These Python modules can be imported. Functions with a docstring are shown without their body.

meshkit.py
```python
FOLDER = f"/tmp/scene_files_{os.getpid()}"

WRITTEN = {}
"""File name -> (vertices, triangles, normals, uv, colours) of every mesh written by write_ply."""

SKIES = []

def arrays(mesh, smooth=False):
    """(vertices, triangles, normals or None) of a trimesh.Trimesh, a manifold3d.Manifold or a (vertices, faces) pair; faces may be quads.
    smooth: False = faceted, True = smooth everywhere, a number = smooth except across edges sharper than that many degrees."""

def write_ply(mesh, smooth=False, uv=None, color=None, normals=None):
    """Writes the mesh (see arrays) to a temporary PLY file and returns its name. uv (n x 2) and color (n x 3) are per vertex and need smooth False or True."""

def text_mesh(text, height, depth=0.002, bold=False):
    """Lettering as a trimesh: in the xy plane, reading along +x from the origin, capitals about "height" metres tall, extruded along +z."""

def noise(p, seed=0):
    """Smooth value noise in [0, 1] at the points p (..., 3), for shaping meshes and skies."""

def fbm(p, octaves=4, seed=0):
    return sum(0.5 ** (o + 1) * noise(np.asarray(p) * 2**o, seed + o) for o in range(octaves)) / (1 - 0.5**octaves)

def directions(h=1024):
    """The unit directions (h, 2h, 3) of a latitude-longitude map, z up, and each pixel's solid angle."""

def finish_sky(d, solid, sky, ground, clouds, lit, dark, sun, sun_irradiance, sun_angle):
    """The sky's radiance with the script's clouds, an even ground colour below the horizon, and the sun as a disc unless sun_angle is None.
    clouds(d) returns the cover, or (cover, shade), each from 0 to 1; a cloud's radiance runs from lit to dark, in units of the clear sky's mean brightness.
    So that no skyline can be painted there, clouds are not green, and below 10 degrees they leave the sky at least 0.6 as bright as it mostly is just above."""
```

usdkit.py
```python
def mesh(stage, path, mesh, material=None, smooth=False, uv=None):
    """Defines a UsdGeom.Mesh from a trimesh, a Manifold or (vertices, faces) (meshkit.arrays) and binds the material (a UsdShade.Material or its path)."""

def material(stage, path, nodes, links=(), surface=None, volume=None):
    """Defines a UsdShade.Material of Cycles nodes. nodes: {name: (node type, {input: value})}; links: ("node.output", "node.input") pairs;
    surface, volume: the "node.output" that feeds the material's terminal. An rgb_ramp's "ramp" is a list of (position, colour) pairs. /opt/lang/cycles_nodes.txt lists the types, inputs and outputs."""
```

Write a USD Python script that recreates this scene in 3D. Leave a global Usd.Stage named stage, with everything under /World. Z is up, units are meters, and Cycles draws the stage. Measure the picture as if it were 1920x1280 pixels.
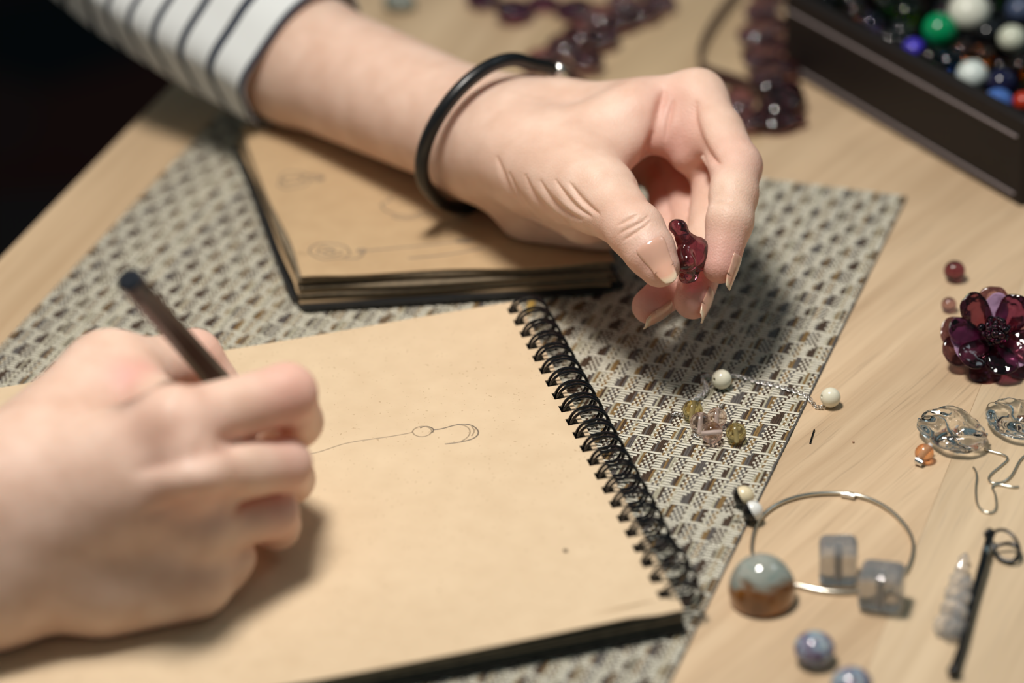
import math, random
import numpy as np, trimesh, usdkit, meshkit
import manifold3d as m3
from shapely import contains_xy
from shapely.geometry import Polygon
from pxr import Usd, UsdGeom, UsdLux, UsdShade, Gf, Sdf, Vt

random.seed(7)
rng = np.random.default_rng(7)
stage = Usd.Stage.CreateInMemory()
UsdGeom.SetStageUpAxis(stage, 'Z'); UsdGeom.SetStageMetersPerUnit(stage, 1.0)
UsdGeom.Xform.Define(stage, '/World'); UsdGeom.Scope.Define(stage, '/World/Looks')

# ---------------------------------------------------------------- camera, light, exposure
cam = UsdGeom.Camera.Define(stage, '/World/camera')
cam.AddTransformOp().Set(Gf.Matrix4d(*[list(r) for r in ((0.943480,0.328825,-0.041473,0.000000),(-0.134549,0.494367,0.858777,0.000000),(0.302890,-0.804658,0.510669,0.000000),(0.209328,-0.989089,0.538598,1.000000))]))
cam.CreateHorizontalApertureAttr(36.0); cam.CreateVerticalApertureAttr(24.0)
cam.CreateFocalLengthAttr(105.0); cam.CreateFStopAttr(4.2); cam.CreateFocusDistanceAttr(0.997)
cam.CreateClippingRangeAttr((0.05, 100.0)); cam.CreateExposureAttr(0.09)

def rect(name, loc, target, w, h, power, col):
    L = UsdLux.RectLight.Define(stage, '/World/' + name)
    L.CreateWidthAttr(w); L.CreateHeightAttr(h); L.CreateIntensityAttr(power); L.CreateColorAttr(Gf.Vec3f(*col))
    m = Gf.Matrix4d(); m.SetLookAt(Gf.Vec3d(*loc), Gf.Vec3d(*target), Gf.Vec3d(0, 1, 0.01)); L.AddTransformOp().Set(m.GetInverse())
rect('key_light', (-0.12, -0.25, 0.66), (-0.10, -0.21, 0), 0.11, 0.16, 86, (1.0, 0.94, 0.875))
rect('side_light', (0.95, 0.75, 1.5), (-0.05, -0.15, 0), 0.5, 0.35, 3.0, (0.80, 0.92, 1.0))
dome = UsdLux.DomeLight.Define(stage, '/World/room_light'); dome.CreateIntensityAttr(0.042); dome.CreateColorAttr(Gf.Vec3f(0.62, 0.92, 1.0))

# ---------------------------------------------------------------- helpers
taken = {}
def numbered(path):
    n = taken.get(path, -1) + 1; taken[path] = n
    return path if n == 0 else '%s_%03d' % (path, n)
def tag(o, label=None, cat=None, group=None, kind=None):
    p = o.GetPrim() if hasattr(o, 'GetPrim') else o
    for k, v in (('label', label), ('category', cat), ('group', group), ('kind', kind)):
        if v: p.SetCustomDataByKey(k, v)
    return o
def path_of(o): return str(o.GetPrim().GetPath()) if hasattr(o, 'GetPrim') else str(o.GetPath())
def thing(name, label, cat, loc=(0, 0, 0), group=None):
    x = UsdGeom.Xform.Define(stage, numbered('/World/' + name))
    x.AddTranslateOp().Set(Gf.Vec3d(*map(float, loc)))
    return tag(x, label, cat, group)
def world_of(o):
    return np.array(UsdGeom.XformCache().GetLocalToWorldTransform(o.GetPrim()).ExtractTranslation())
def obj(name, mesh, mat, parent=None, smooth=35, label=None, kind=None, cat=None, group=None, attr=None, local=False):
    """one Mesh prim; vertices given in world metres unless local"""
    base = path_of(parent) if parent is not None else '/World'
    off = world_of(parent) if (parent is not None and not local) else np.zeros(3)
    v, f, n = meshkit.arrays(mesh, smooth if attr is None else True)
    m = usdkit.mesh(stage, numbered(base + '/' + name), (v - off, f), None, smooth=False)
    if n is not None:
        m.CreateNormalsAttr(Vt.Vec3fArray.FromNumpy(n.astype(np.float32))); m.SetNormalsInterpolation('vertex')
    UsdShade.MaterialBindingAPI.Apply(m.GetPrim()).Bind(mat)
    if attr:
        for k, a in attr.items():
            UsdGeom.PrimvarsAPI(m).CreatePrimvar(k, Sdf.ValueTypeNames.FloatArray, 'vertex').Set(Vt.FloatArray.FromNumpy(np.asarray(a, np.float32)))
    tag(m, label, cat, group, kind)
    return m
def cat_(ms): return trimesh.util.concatenate(ms)
def sphere(c, r, sub=3, scale=(1, 1, 1)):
    s = trimesh.creation.icosphere(sub, 1.0); s.apply_scale([r * k for k in scale]); s.apply_translation(c); return s
def frame_of(d):
    d = np.asarray(d, float); d = d / np.linalg.norm(d)
    a = np.array([0, 0, 1.0]) if abs(d[2]) < 0.9 else np.array([1.0, 0, 0])
    u = np.cross(a, d); u /= np.linalg.norm(u)
    return u, np.cross(d, u), d
def tube(P, r, n=10, closed=False, flat=1.0):
    P = np.asarray(P, float); N = len(P); r = np.full(N, r) if np.ndim(r) == 0 else np.asarray(r, float)
    T = np.gradient(P, axis=0) if not closed else np.roll(P, -1, 0) - np.roll(P, 1, 0)
    T /= np.linalg.norm(T, axis=1, keepdims=True) + 1e-12
    u, v, _ = frame_of(T[0]); U = [u]
    for i in range(1, N):
        u = u - T[i] * (u @ T[i]); u /= np.linalg.norm(u); U.append(u)
    U = np.array(U); V = np.cross(T, U)
    a = np.linspace(0, 2 * np.pi, n, endpoint=False)
    ring = P[:, None] + r[:, None, None] * (np.cos(a)[None, :, None] * U[:, None] + flat * np.sin(a)[None, :, None] * V[:, None])
    vs = ring.reshape(-1, 3); fs = []
    M = N if closed else N - 1
    for i in range(M):
        b0, b1 = i * n, ((i + 1) % N) * n
        for k in range(n):
            k2 = (k + 1) % n; fs += [[b0 + k, b0 + k2, b1 + k2], [b0 + k, b1 + k2, b1 + k]]
    if not closed:
        vs = np.vstack([vs, P[0], P[-1]]); c0, c1 = len(vs) - 2, len(vs) - 1
        for k in range(n):
            fs += [[c0, (k + 1) % n, k], [c1, (N - 1) * n + k, (N - 1) * n + (k + 1) % n]]
    return trimesh.Trimesh(vs, fs, process=False)
def spline(P, n=40, closed=False):
    from scipy.interpolate import CubicSpline
    P = np.asarray(P, float)
    if closed: P = np.vstack([P, P[:1]])
    t = np.r_[0, np.cumsum(np.linalg.norm(np.diff(P, axis=0), axis=1))]
    s = CubicSpline(t, P, bc_type='periodic' if closed else 'not-a-knot' if len(P) > 3 else 'natural')
    return s(np.linspace(0, t[-1], n, endpoint=not closed))
def rbox(size, r, seg=12):
    s = np.asarray(size, float) / 2 - r
    sp = m3.Manifold.sphere(r, seg)
    return trimesh_of(m3.Manifold.batch_hull([sp.translate([sx * s[0], sy * s[1], sz * s[2]]) for sx in (-1, 1) for sy in (-1, 1) for sz in (-1, 1)]))
def trimesh_of(m):
    k = m.to_mesh(); return trimesh.Trimesh(np.array(k.vert_properties[:, :3]), np.array(k.tri_verts), process=False)
def place(mesh, loc, rotz=0.0, tilt=None):
    mesh = mesh.copy()
    if tilt: mesh.apply_transform(trimesh.transformations.rotation_matrix(tilt[0], tilt[1]))
    mesh.apply_transform(trimesh.transformations.rotation_matrix(rotz, [0, 0, 1])); mesh.apply_translation(loc); return mesh
def lumpy(mesh, amp, freq, seed=0):
    m = mesh.copy(); n = m.vertex_normals
    m.vertices = m.vertices + n * ((meshkit.fbm(m.vertices * freq + 31.7 + seed * 5.1, 3, seed) - 0.5) * 2 * amp)[:, None]; return m
def extrude(poly, z0, z1):
    m = trimesh.creation.extrude_polygon(poly, z1 - z0, engine='earcut'); m.apply_translation([0, 0, z0]); return m

# ---------------------------------------------------------------- materials
def M(name, nodes, links, surface='p.BSDF'): return usdkit.material(stage, '/World/Looks/' + name, nodes, links, surface=surface)
def plain(name, col, rough=0.5, **k): return M(name, {'p': ('principled_bsdf', {'base_color': col, 'roughness': rough, **k})}, [])
def glass(name, col, rough=0.02, ior=1.5, through=0.3, **k):
    # solid glass; part of the light goes straight through, as it does through a small bead
    return M(name, {'p': ('principled_bsdf', {'base_color': col, 'roughness': rough, 'ior': ior, 'transmission_weight': 1.0, **k}), 't': ('transparent_bsdf', {'color': [c ** 1.5 for c in col]}), 'm': ('mix_closure', {'fac': through})},
             [('p.BSDF', 'm.closure1'), ('t.BSDF', 'm.closure2')], surface='m.closure')
def glass_plain(name, col, rough=0.02, ior=1.5, **k):
    return M(name, {'p': ('principled_bsdf', {'base_color': col, 'roughness': rough, 'ior': ior, 'transmission_weight': 1.0, **k})}, [])
def noisy(name, c0, c1, scale, rough=0.6, bump=0.0, bdist=0.0005, detail=4, stretch=(1, 1, 1), rotz=0.0, spec=0.5, fine=None):
    nodes = {'g': ('geometry', {}), 'mp': ('mapping', {'rotation': (0, 0, rotz), 'scale': stretch}),
             'n': ('noise_texture', {'scale': scale, 'detail': detail, 'roughness': 0.6}), 'r': ('rgb_ramp', {'ramp': [(0.3, c0), (0.7, c1)]}),
             'p': ('principled_bsdf', {'roughness': rough, 'specular_ior_level': spec})}
    links = [('g.position', 'mp.vector'), ('mp.vector', 'n.vector'), ('n.fac', 'r.fac'), ('r.color', 'p.base_color')]
    if bump:
        nodes['b'] = ('bump', {'strength': bump, 'distance': bdist}); links += [('n.fac', 'b.height'), ('b.normal', 'p.normal')]
    return M(name, nodes, links)
def wood(name, rot, c0, c1, pore, rough=0.42, pf=0.22):
    # grain runs along local y after turning by rot about z
    return M(name, {'g': ('geometry', {}), 'mr': ('vector_rotate', {'rotate_type': 'z_axis', 'angle': rot}),
        'w': ('noise_texture', {'scale': 14, 'detail': 2}), 'ws': ('vector_math', {'math_type': 'scale', 'scale': 0.006}), 'wa': ('vector_math', {'math_type': 'add'}),
        'm1': ('mapping', {'scale': (150, 6, 1)}), 'n1': ('noise_texture', {'scale': 1.0, 'detail': 5, 'roughness': 0.65}),
        'm2': ('mapping', {'scale': (900, 22, 1)}), 'n2': ('noise_texture', {'scale': 1.0, 'detail': 3, 'roughness': 0.6}),
        'm3': ('mapping', {'scale': (28, 3, 1)}), 'n3': ('noise_texture', {'scale': 1.0, 'detail': 2}),
        'r1': ('rgb_ramp', {'ramp': [(0.3, c0), (0.68, c1)]}), 'r2': ('rgb_ramp', {'ramp': [(0.56, (0, 0, 0)), (0.72, (1, 1, 1))]}),
        'r3': ('rgb_ramp', {'ramp': [(0.35, (0.88, 0.86, 0.84)), (0.65, (1.08, 1.08, 1.08))]}),
        'pf': ('math', {'math_type': 'multiply', 'value2': pf}),
        'mx': ('mix_color', {'b': pore}), 'ml': ('mix_color', {'blend_type': 'multiply', 'fac': 1.0, 'use_clamp': False}),
        'b': ('bump', {'strength': 0.12, 'distance': 0.0003}), 'p': ('principled_bsdf', {'roughness': rough, 'specular_ior_level': 0.35})},
        [('g.position', 'mr.vector'), ('mr.vector', 'w.vector'), ('w.color', 'ws.vector1'), ('mr.vector', 'wa.vector1'), ('ws.vector', 'wa.vector2'),
         ('wa.vector', 'm1.vector'), ('wa.vector', 'm2.vector'), ('wa.vector', 'm3.vector'), ('m1.vector', 'n1.vector'), ('m2.vector', 'n2.vector'), ('m3.vector', 'n3.vector'),
         ('n1.fac', 'r1.fac'), ('n2.fac', 'r2.fac'), ('n3.fac', 'r3.fac'), ('r2.color', 'pf.value1'), ('pf.value', 'mx.fac'), ('r1.color', 'mx.a'),
         ('mx.result', 'ml.a'), ('r3.color', 'ml.b'), ('ml.result', 'p.base_color'), ('n2.fac', 'b.height'), ('b.normal', 'p.normal')])
WOODA = wood('oak_warm', 0.32, (0.52, 0.365, 0.225), (0.65, 0.485, 0.315), (0.33, 0.235, 0.15), pf=.5)
WOODB = wood('oak_pale', 0.10, (0.55, 0.41, 0.26), (0.66, 0.51, 0.34), (0.42, 0.33, 0.24), pf=.5)
WOODC = wood('oak_straight', 0.0, (0.52, 0.365, 0.22), (0.63, 0.465, 0.295), (0.40, 0.28, 0.165), pf=0.2)
WOODD = wood('oak_diagonal', 0.22, (0.52, 0.37, 0.22), (0.62, 0.46, 0.28), (0.34, 0.25, 0.17), pf=.45)
def paper(name, c0, c1, speck):
    return M(name, {'g': ('geometry', {}), 'n': ('noise_texture', {'scale': 120, 'detail': 5}), 'n2': ('noise_texture', {'scale': 22, 'detail': 3}),
        'v': ('noise_texture', {'scale': 900, 'detail': 1}), 'r': ('rgb_ramp', {'ramp': [(0.3, c0), (0.7, c1)]}), 'rv': ('rgb_ramp', {'ramp': [(0.70, (0, 0, 0)), (0.76, (1, 1, 1))]}),
        'mv': ('math', {'math_type': 'multiply', 'value2': 0.5}), 'mm': ('mix_float', {'fac': 0.5}), 'mx': ('mix_color', {'b': speck}), 'b': ('bump', {'strength': 0.12, 'distance': 0.0002}),
        'p': ('principled_bsdf', {'roughness': 0.75, 'specular_ior_level': 0.25})},
        [('g.position', 'n.vector'), ('g.position', 'n2.vector'), ('g.position', 'v.vector'), ('n.fac', 'mm.a'), ('n2.fac', 'mm.b'), ('mm.result', 'r.fac'), ('v.fac', 'rv.fac'),
         ('rv.color', 'mv.value1'), ('mv.value', 'mx.fac'), ('r.color', 'mx.a'), ('mx.result', 'p.base_color'), ('v.fac', 'b.height'), ('b.normal', 'p.normal')])
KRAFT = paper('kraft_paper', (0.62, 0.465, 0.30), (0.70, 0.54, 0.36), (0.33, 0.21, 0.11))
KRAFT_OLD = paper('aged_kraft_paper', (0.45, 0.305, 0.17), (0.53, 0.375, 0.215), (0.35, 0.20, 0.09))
PAGE_EDGE = noisy('page_edges', (0.17, 0.13, 0.085), (0.26, 0.20, 0.125), 300, rough=0.85)
PAGE_DARK = noisy('dark_page_edges', (0.035, 0.034, 0.028), (0.075, 0.07, 0.055), 300, rough=0.9)
BLACKCARD = plain('black_card', (0.012, 0.012, 0.012), 0.5)
GRAPHITE = plain('graphite', (0.20, 0.155, 0.11), 0.5)
GRAPHITE_SOFT = plain('faint_graphite', (0.36, 0.27, 0.175), 0.5)
BLACKWIRE = plain('black_coated_wire', (0.006, 0.006, 0.008), 0.14)
RUBBER = plain('black_rubber', (0.004, 0.004, 0.005), 0.33)
SILVER = plain('silver', (0.80, 0.79, 0.76), 0.2, metallic=1.0)
STEEL = plain('bright_wire', (0.72, 0.69, 0.60), 0.22, metallic=1.0)
GUNMETAL = plain('dark_metal', (0.045, 0.045, 0.045), 0.25, metallic=1.0)
LEATHER = noisy('dark_brown_leather', (0.008, 0.0052, 0.0045), (0.013, 0.009, 0.0075), 900, rough=0.55, bump=0.25, bdist=0.0003, spec=0.3)
THREAD = plain('grey_brown_thread', (0.25, 0.205, 0.20), 0.8)
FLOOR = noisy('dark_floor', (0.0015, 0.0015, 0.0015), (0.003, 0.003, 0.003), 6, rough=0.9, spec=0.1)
PEARL = plain('ivory_bead', (0.78, 0.74, 0.58), 0.18)
BLACKGLOSS = plain('black_gloss', (0.004, 0.004, 0.004), 0.12)
PURPLE = glass('purple_glass', (0.30, 0.09, 0.125), through=.12)
PURPLE_DEEP = glass('deep_purple_glass', (0.32, 0.08, 0.17), through=.12)
PURPLE_SMOKE = glass('smoky_plum_glass', (0.66, 0.48, 0.50), through=.35, ior=1.75)
PLUM = glass('plum_glass', (0.50, 0.33, 0.37), through=.35, ior=1.75)
CRYSTAL = plain('crystal', (.95, .95, .96), 0.02, transmission_weight=.87, ior=1.55)
LILAC = plain('lilac_opaque_glass', (0.36, 0.22, 0.34), 0.08)
CLEAR = glass_plain('clear_glass', (0.96, 0.97, 0.96))
SMOKE = plain('smoky_clear_glass', (.62, .62, .62), 0.03, transmission_weight=.80)
PINKG = glass('pale_pink_glass', (0.99, 0.88, 0.83), through=.35)
OLIVEG = glass('olive_glass', (0.74, 0.65, 0.36), through=.3)
PEACHG = glass('peach_glass', (0.97, 0.66, 0.42))
FROST = plain('white_bead_core', (0.93, 0.91, 0.90), 0.55, transmission_weight=0.45)
IRIS = M('iridescent_glass', {'g': ('geometry', {}), 'n': ('noise_texture', {'scale': 330, 'detail': 2}), 'r': ('rgb_ramp', {'ramp': [(.34, (.05, .04, .10)), (.45, (.42, .32, .48)), (.55, (.32, .56, .70)), (.66, (.85, .82, .75))]}), 'p': ('principled_bsdf', {'roughness': 0.04, 'ior': 1.6, 'transmission_weight': 0.5})}, [('g.position', 'n.vector'), ('n.fac', 'r.fac'), ('r.color', 'p.base_color')])

# ---------------------------------------------------------------- setting: floor and table
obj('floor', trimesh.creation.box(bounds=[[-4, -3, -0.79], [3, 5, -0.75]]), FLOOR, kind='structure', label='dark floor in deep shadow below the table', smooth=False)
WALLM = noisy('dim_wall', (0.16, 0.16, 0.16), (0.20, 0.20, 0.19), 3, rough=0.9)
obj('wall_back', trimesh.creation.box(bounds=[[-4, 5.0, -0.75], [3, 5.1, 1.9]]), WALLM, kind='structure', label='plain grey wall far behind the table', smooth=False)
obj('wall_left', trimesh.creation.box(bounds=[[-4.1, -3, -0.75], [-4.0, 5, 1.9]]), WALLM, kind='structure', label='plain grey wall far to the left of the table', smooth=False)
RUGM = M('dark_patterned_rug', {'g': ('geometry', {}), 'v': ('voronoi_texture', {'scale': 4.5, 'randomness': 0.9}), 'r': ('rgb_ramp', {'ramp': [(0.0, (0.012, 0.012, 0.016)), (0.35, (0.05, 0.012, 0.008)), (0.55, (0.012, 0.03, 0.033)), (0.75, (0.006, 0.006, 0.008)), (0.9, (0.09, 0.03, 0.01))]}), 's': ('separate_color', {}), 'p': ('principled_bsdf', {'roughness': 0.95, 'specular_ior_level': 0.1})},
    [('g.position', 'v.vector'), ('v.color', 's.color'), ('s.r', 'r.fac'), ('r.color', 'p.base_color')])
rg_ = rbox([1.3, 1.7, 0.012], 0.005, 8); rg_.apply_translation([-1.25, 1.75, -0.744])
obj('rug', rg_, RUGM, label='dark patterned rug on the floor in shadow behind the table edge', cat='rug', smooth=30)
T = thing('table', 'pale oak table with plank top under the placemat', 'table', (0.1, -0.2, -0.75))
xs_ = [-0.3165, -0.186, -0.066, 0.054, 0.174, 0.294, 0.414, 0.534]
for i in range(7):
    b = rbox([xs_[i + 1] - xs_[i] - 0.00002, 1.35, 0.026], 0.00015, 8); b.apply_translation([(xs_[i] + xs_[i + 1]) / 2, -0.16, -0.013])
    obj('plank', b, [WOODC, WOODD, WOODA, WOODB, WOODD, WOODA, WOODB][i], T, smooth=30)
for sx in (-0.26, 0.48):
    for sy in (-0.76, 0.44): obj('leg', place(rbox([0.05, 0.05, 0.724], 0.003, 8), (sx, sy, -0.388)), WOODC, T)
for sy in (-0.76, 0.44): obj('apron', place(rbox([0.70, 0.02, 0.08], 0.002, 8), (0.11, sy, -0.066)), WOODC, T)

# ---------------------------------------------------------------- woven placemat, yarn by yarn
PM = thing('placemat', 'beige and brown woven placemat lying under both notebooks', 'placemat', (-0.143, -0.21, 0))
def yarn_strips(P, across, half, rise):
    # P: (n, m, 3) yarn centre lines; roof-shaped ribbon per yarn
    n, m, _ = P.shape
    A = np.asarray(across) * half; up = np.array([0, 0, rise])
    V = np.stack([P - A - up, P - 0.55 * A + 0.7 * up, P + 0.55 * A + 0.7 * up, P + A - up], 2).reshape(n, m * 4, 3)
    k = np.arange(m - 1)[:, None] * 4 + np.arange(3)[None]
    q = np.stack([k, k + 1, k + 5, k + 4], -1).reshape(-1, 4)
    F = (np.arange(n)[:, None, None] * m * 4 + q[None]).reshape(-1, 4)
    F = np.vstack([F[:, [0, 1, 2]], F[:, [0, 2, 3]]])
    t = trimesh.Trimesh(V.reshape(-1, 3), F, process=False)
    if t.face_normals[:, 2].mean() < 0: t.invert()
    return t
wx, wy = 0.00086, 0.00150
nx, ny = int(0.286 / wx), int(0.425 / wy)
I, J = np.meshgrid(np.arange(nx), np.arange(ny), indexing='ij')
row, jj = J // 6, J % 6
u = (I - 5 * row) % 12
start = np.array([0, 0, 1, 2, 9, 9, 9, 9, 9, 9, 9, 9])[u]
topw = np.where(u < 4, (jj >= start) & (jj <= 4), np.where(u < 7, False, (I + J) % 2 == 0))
xw, yw = -0.0004 - np.arange(nx) * wx, -0.0006 - np.arange(ny) * wy
jit = rng.normal(0, 0.00003, (nx, ny))
zc, am = 0.00072, 0.00022
Pw = np.stack([np.broadcast_to(xw[:, None], (nx, ny)) + jit, np.broadcast_to(yw[None], (nx, ny)), zc + np.where(topw, am, -am)], -1)
Pf = np.stack([np.broadcast_to(xw[:, None], (nx, ny)), np.broadcast_to(yw[None], (nx, ny)) + jit, zc + np.where(topw, -am, am)], -1).transpose(1, 0, 2)
yarn_cols = [('cream', (0.40, 0.37, 0.27)), ('brown', (0.060, 0.036, 0.022)), ('gold', (0.22, 0.135, 0.050)), ('grey', (0.10, 0.088, 0.080))]
ids = rng.choice(4, nx, p=[0.24, 0.34, 0.16, 0.26])
for k, (nm, c) in enumerate(yarn_cols):
    obj('warp_yarn', yarn_strips(Pw[ids == k], (1, 0, 0), wx * 0.47, 0.00011), plain('warp_' + nm, c, 0.45), PM, smooth=True, kind='stuff', label=nm + ' lengthwise yarns of the weave')
obj('weft_yarn', yarn_strips(Pf, (0, 1, 0), wy * 0.34, 0.00012), noisy('weft_cream', (0.54, 0.505, 0.40), (0.64, 0.605, 0.49), 400, rough=0.45), PM, smooth=True, kind='stuff', label='cream crosswise yarns of the weave')
obj('backing', trimesh.creation.box(bounds=[[-0.2858, -0.4255, 0.00002], [-0.0002, -0.0002, 0.00030]]), plain('mat_backing', (0.06, 0.05, 0.04), 0.8), PM, smooth=False)

# ---------------------------------------------------------------- drawing strokes
def strokes(paths, w, z=None):
    out = []
    for P in paths:
        P = np.asarray(P, float)
        if len(P) > 2: P = spline(P, max(12, 6 * len(P)))
        out.append(tube(P, w, 6, flat=0.35))
    return cat_(out)

# ---------------------------------------------------------------- spiral sketchbook
e_TR, e_BR = np.array((-0.1114,-0.1287,0.0100))[:2], np.array((-0.0025,-0.2909,0.0100))[:2]
dn = (e_BR - e_TR) / np.linalg.norm(e_BR - e_TR); lf = np.array([dn[1], -dn[0]])
if lf[0] > 0: lf = -lf
LEN, WID = float(np.linalg.norm(e_BR - e_TR)), 0.215
SB = thing('sketchbook', 'spiral-bound kraft sketchbook lying open to a pencil hook drawing under the writing hand', 'notebook', (float(e_TR[0] + lf[0] * WID / 2 + dn[0] * LEN / 2), float(e_TR[1] + lf[1] * WID / 2 + dn[1] * LEN / 2), 0.0015))
def bk(a, b): return e_TR + dn * a + lf * b          # a along the spine, b away from it
holes0 = np.array((-0.1106,-0.1351,0.0100))[:2]; holes1 = np.array((-0.0114,-0.2852,0.0100))[:2]
ha0, ha1 = float((holes0 - e_TR) @ dn), float((holes1 - e_TR) @ dn)
hb = float(((holes0 - e_TR) @ lf + (holes1 - e_TR) @ lf) / 2)
hs = [ha0 + (ha1 - ha0) * k / 21 for k in range(22)]
def sheet(inset=0.0, da=0.0, db=0.0, wav=0.0, seed=0):
    n = 26; r_ = np.random.default_rng(seed)
    ph = r_.uniform(0, 6, 4)
    def wv(t, k): return wav * (math.sin(3.1 * t * 2 + ph[k]) + 0.6 * math.sin(7.7 * t * 2 + ph[k] * 2))
    pts = []
    for t in np.linspace(0, 1, n): pts.append(bk(da + inset + wv(t, 0), db + (WID - inset) * t + inset * (1 - t)))
    for t in np.linspace(0, 1, n)[1:]: pts.append(bk(da + inset + (LEN - 2 * inset) * t, db + WID - inset + wv(t, 1)))
    for t in np.linspace(1, 0, n)[1:]: pts.append(bk(da + LEN - inset + wv(t, 2), db + inset + (WID - 2 * inset) * t))
    poly = Polygon(pts).buffer(0)
    for h in hs:
        c = [bk(h - 0.0021, hb - 0.0019 + 0.0036), bk(h + 0.0021, hb - 0.0019 + 0.0036), bk(h + 0.0021, hb - 0.0019), bk(h - 0.0021, hb - 0.0019)]
        poly = poly.difference(Polygon(c))
    return poly
obj('back_cover', extrude(sheet(-0.0006, 0, 0), 0.0018, 0.0030), BLACKCARD, SB, smooth=False, label='black card back cover')
zz = 0.0030
for k in range(9):
    hgt = 0.00068
    obj('page', extrude(sheet(0.0003, rng.normal(0, 0.00035), rng.normal(0, 0.00025), 0.00012, k), zz, zz + hgt - 0.00006), PAGE_DARK if k not in (4, 7) else PAGE_EDGE, SB, smooth=False); zz += hgt
def bent(poly, z0, th, f, maxe):
    m = extrude(poly, 0, th)
    v, fc = trimesh.remesh.subdivide_to_size(m.vertices, m.faces, maxe)
    v = v.copy(); v[:, 2] += z0 + f(v); return trimesh.Trimesh(v, fc, process=True)
def topz(v):
    r = v[:, :2] - e_TR; a, b = r @ dn / LEN, r @ lf / WID
    return 0.0010 * np.clip((a - 0.93) / 0.07, 0, 1) ** 2 * (0.5 + 0.5 * np.sin(b * 9 + 1.0)) * (b > 0.08)
obj('top_page', bent(sheet(0, 0, 0, 0.00025, 40), zz + 0.0002, 0.0004, topz, 0.016), KRAFT, SB, smooth=False, label='kraft page with a pencil sketch')
zt = zz + 0.00062
def flat(P): return [(x, y, zt + 0.00002) for x, y, _ in P]
s1 = [(-0.1446,-0.2411,0.0100),(-0.1421,-0.2391,0.0100),(-0.1369,-0.2332,0.0100),(-0.1310,-0.2289,0.0100),(-0.1233,-0.2244,0.0100),(-0.1169,-0.2199,0.0100)]
s2 = [(-0.1169,-0.2199,0.0100),(-0.1169,-0.2175,0.0100),(-0.1153,-0.2157,0.0100),(-0.1129,-0.2157,0.0100),(-0.1111,-0.2173,0.0100),(-0.1112,-0.2201,0.0100),(-0.1131,-0.2216,0.0100),(-0.1155,-0.2212,0.0100),(-0.1169,-0.2196,0.0100)]
s3 = [(-0.1153,-0.2168,0.0100),(-0.1136,-0.2153,0.0100),(-0.1110,-0.2162,0.0100),(-0.1111,-0.2190,0.0100)]
s4 = [(-0.1108,-0.2166,0.0100),(-0.1066,-0.2137,0.0100),(-0.1034,-0.2111,0.0100),(-0.1002,-0.2105,0.0100),(-0.0972,-0.2121,0.0100),(-0.0956,-0.2147,0.0100),(-0.0959,-0.2175,0.0100),(-0.0982,-0.2202,0.0100),(-0.1012,-0.2223,0.0100),(-0.1040,-0.2238,0.0100)]
s5 = [(-0.1033,-0.2114,0.0100),(-0.1005,-0.2120,0.0100),(-0.0986,-0.2145,0.0100),(-0.0983,-0.2178,0.0100),(-0.0993,-0.2205,0.0100)]
s6 = [(-0.0992,-0.2113,0.0100),(-0.0975,-0.2135,0.0100),(-0.0972,-0.2168,0.0100)]
for q in (s1, s2, s6, s5): obj('pencil_stroke', strokes([flat(q)], 0.00022), GRAPHITE_SOFT, SB)
for q in (s3, s4): obj('pencil_stroke', strokes([flat(q)], 0.00026), GRAPHITE, SB)
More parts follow.
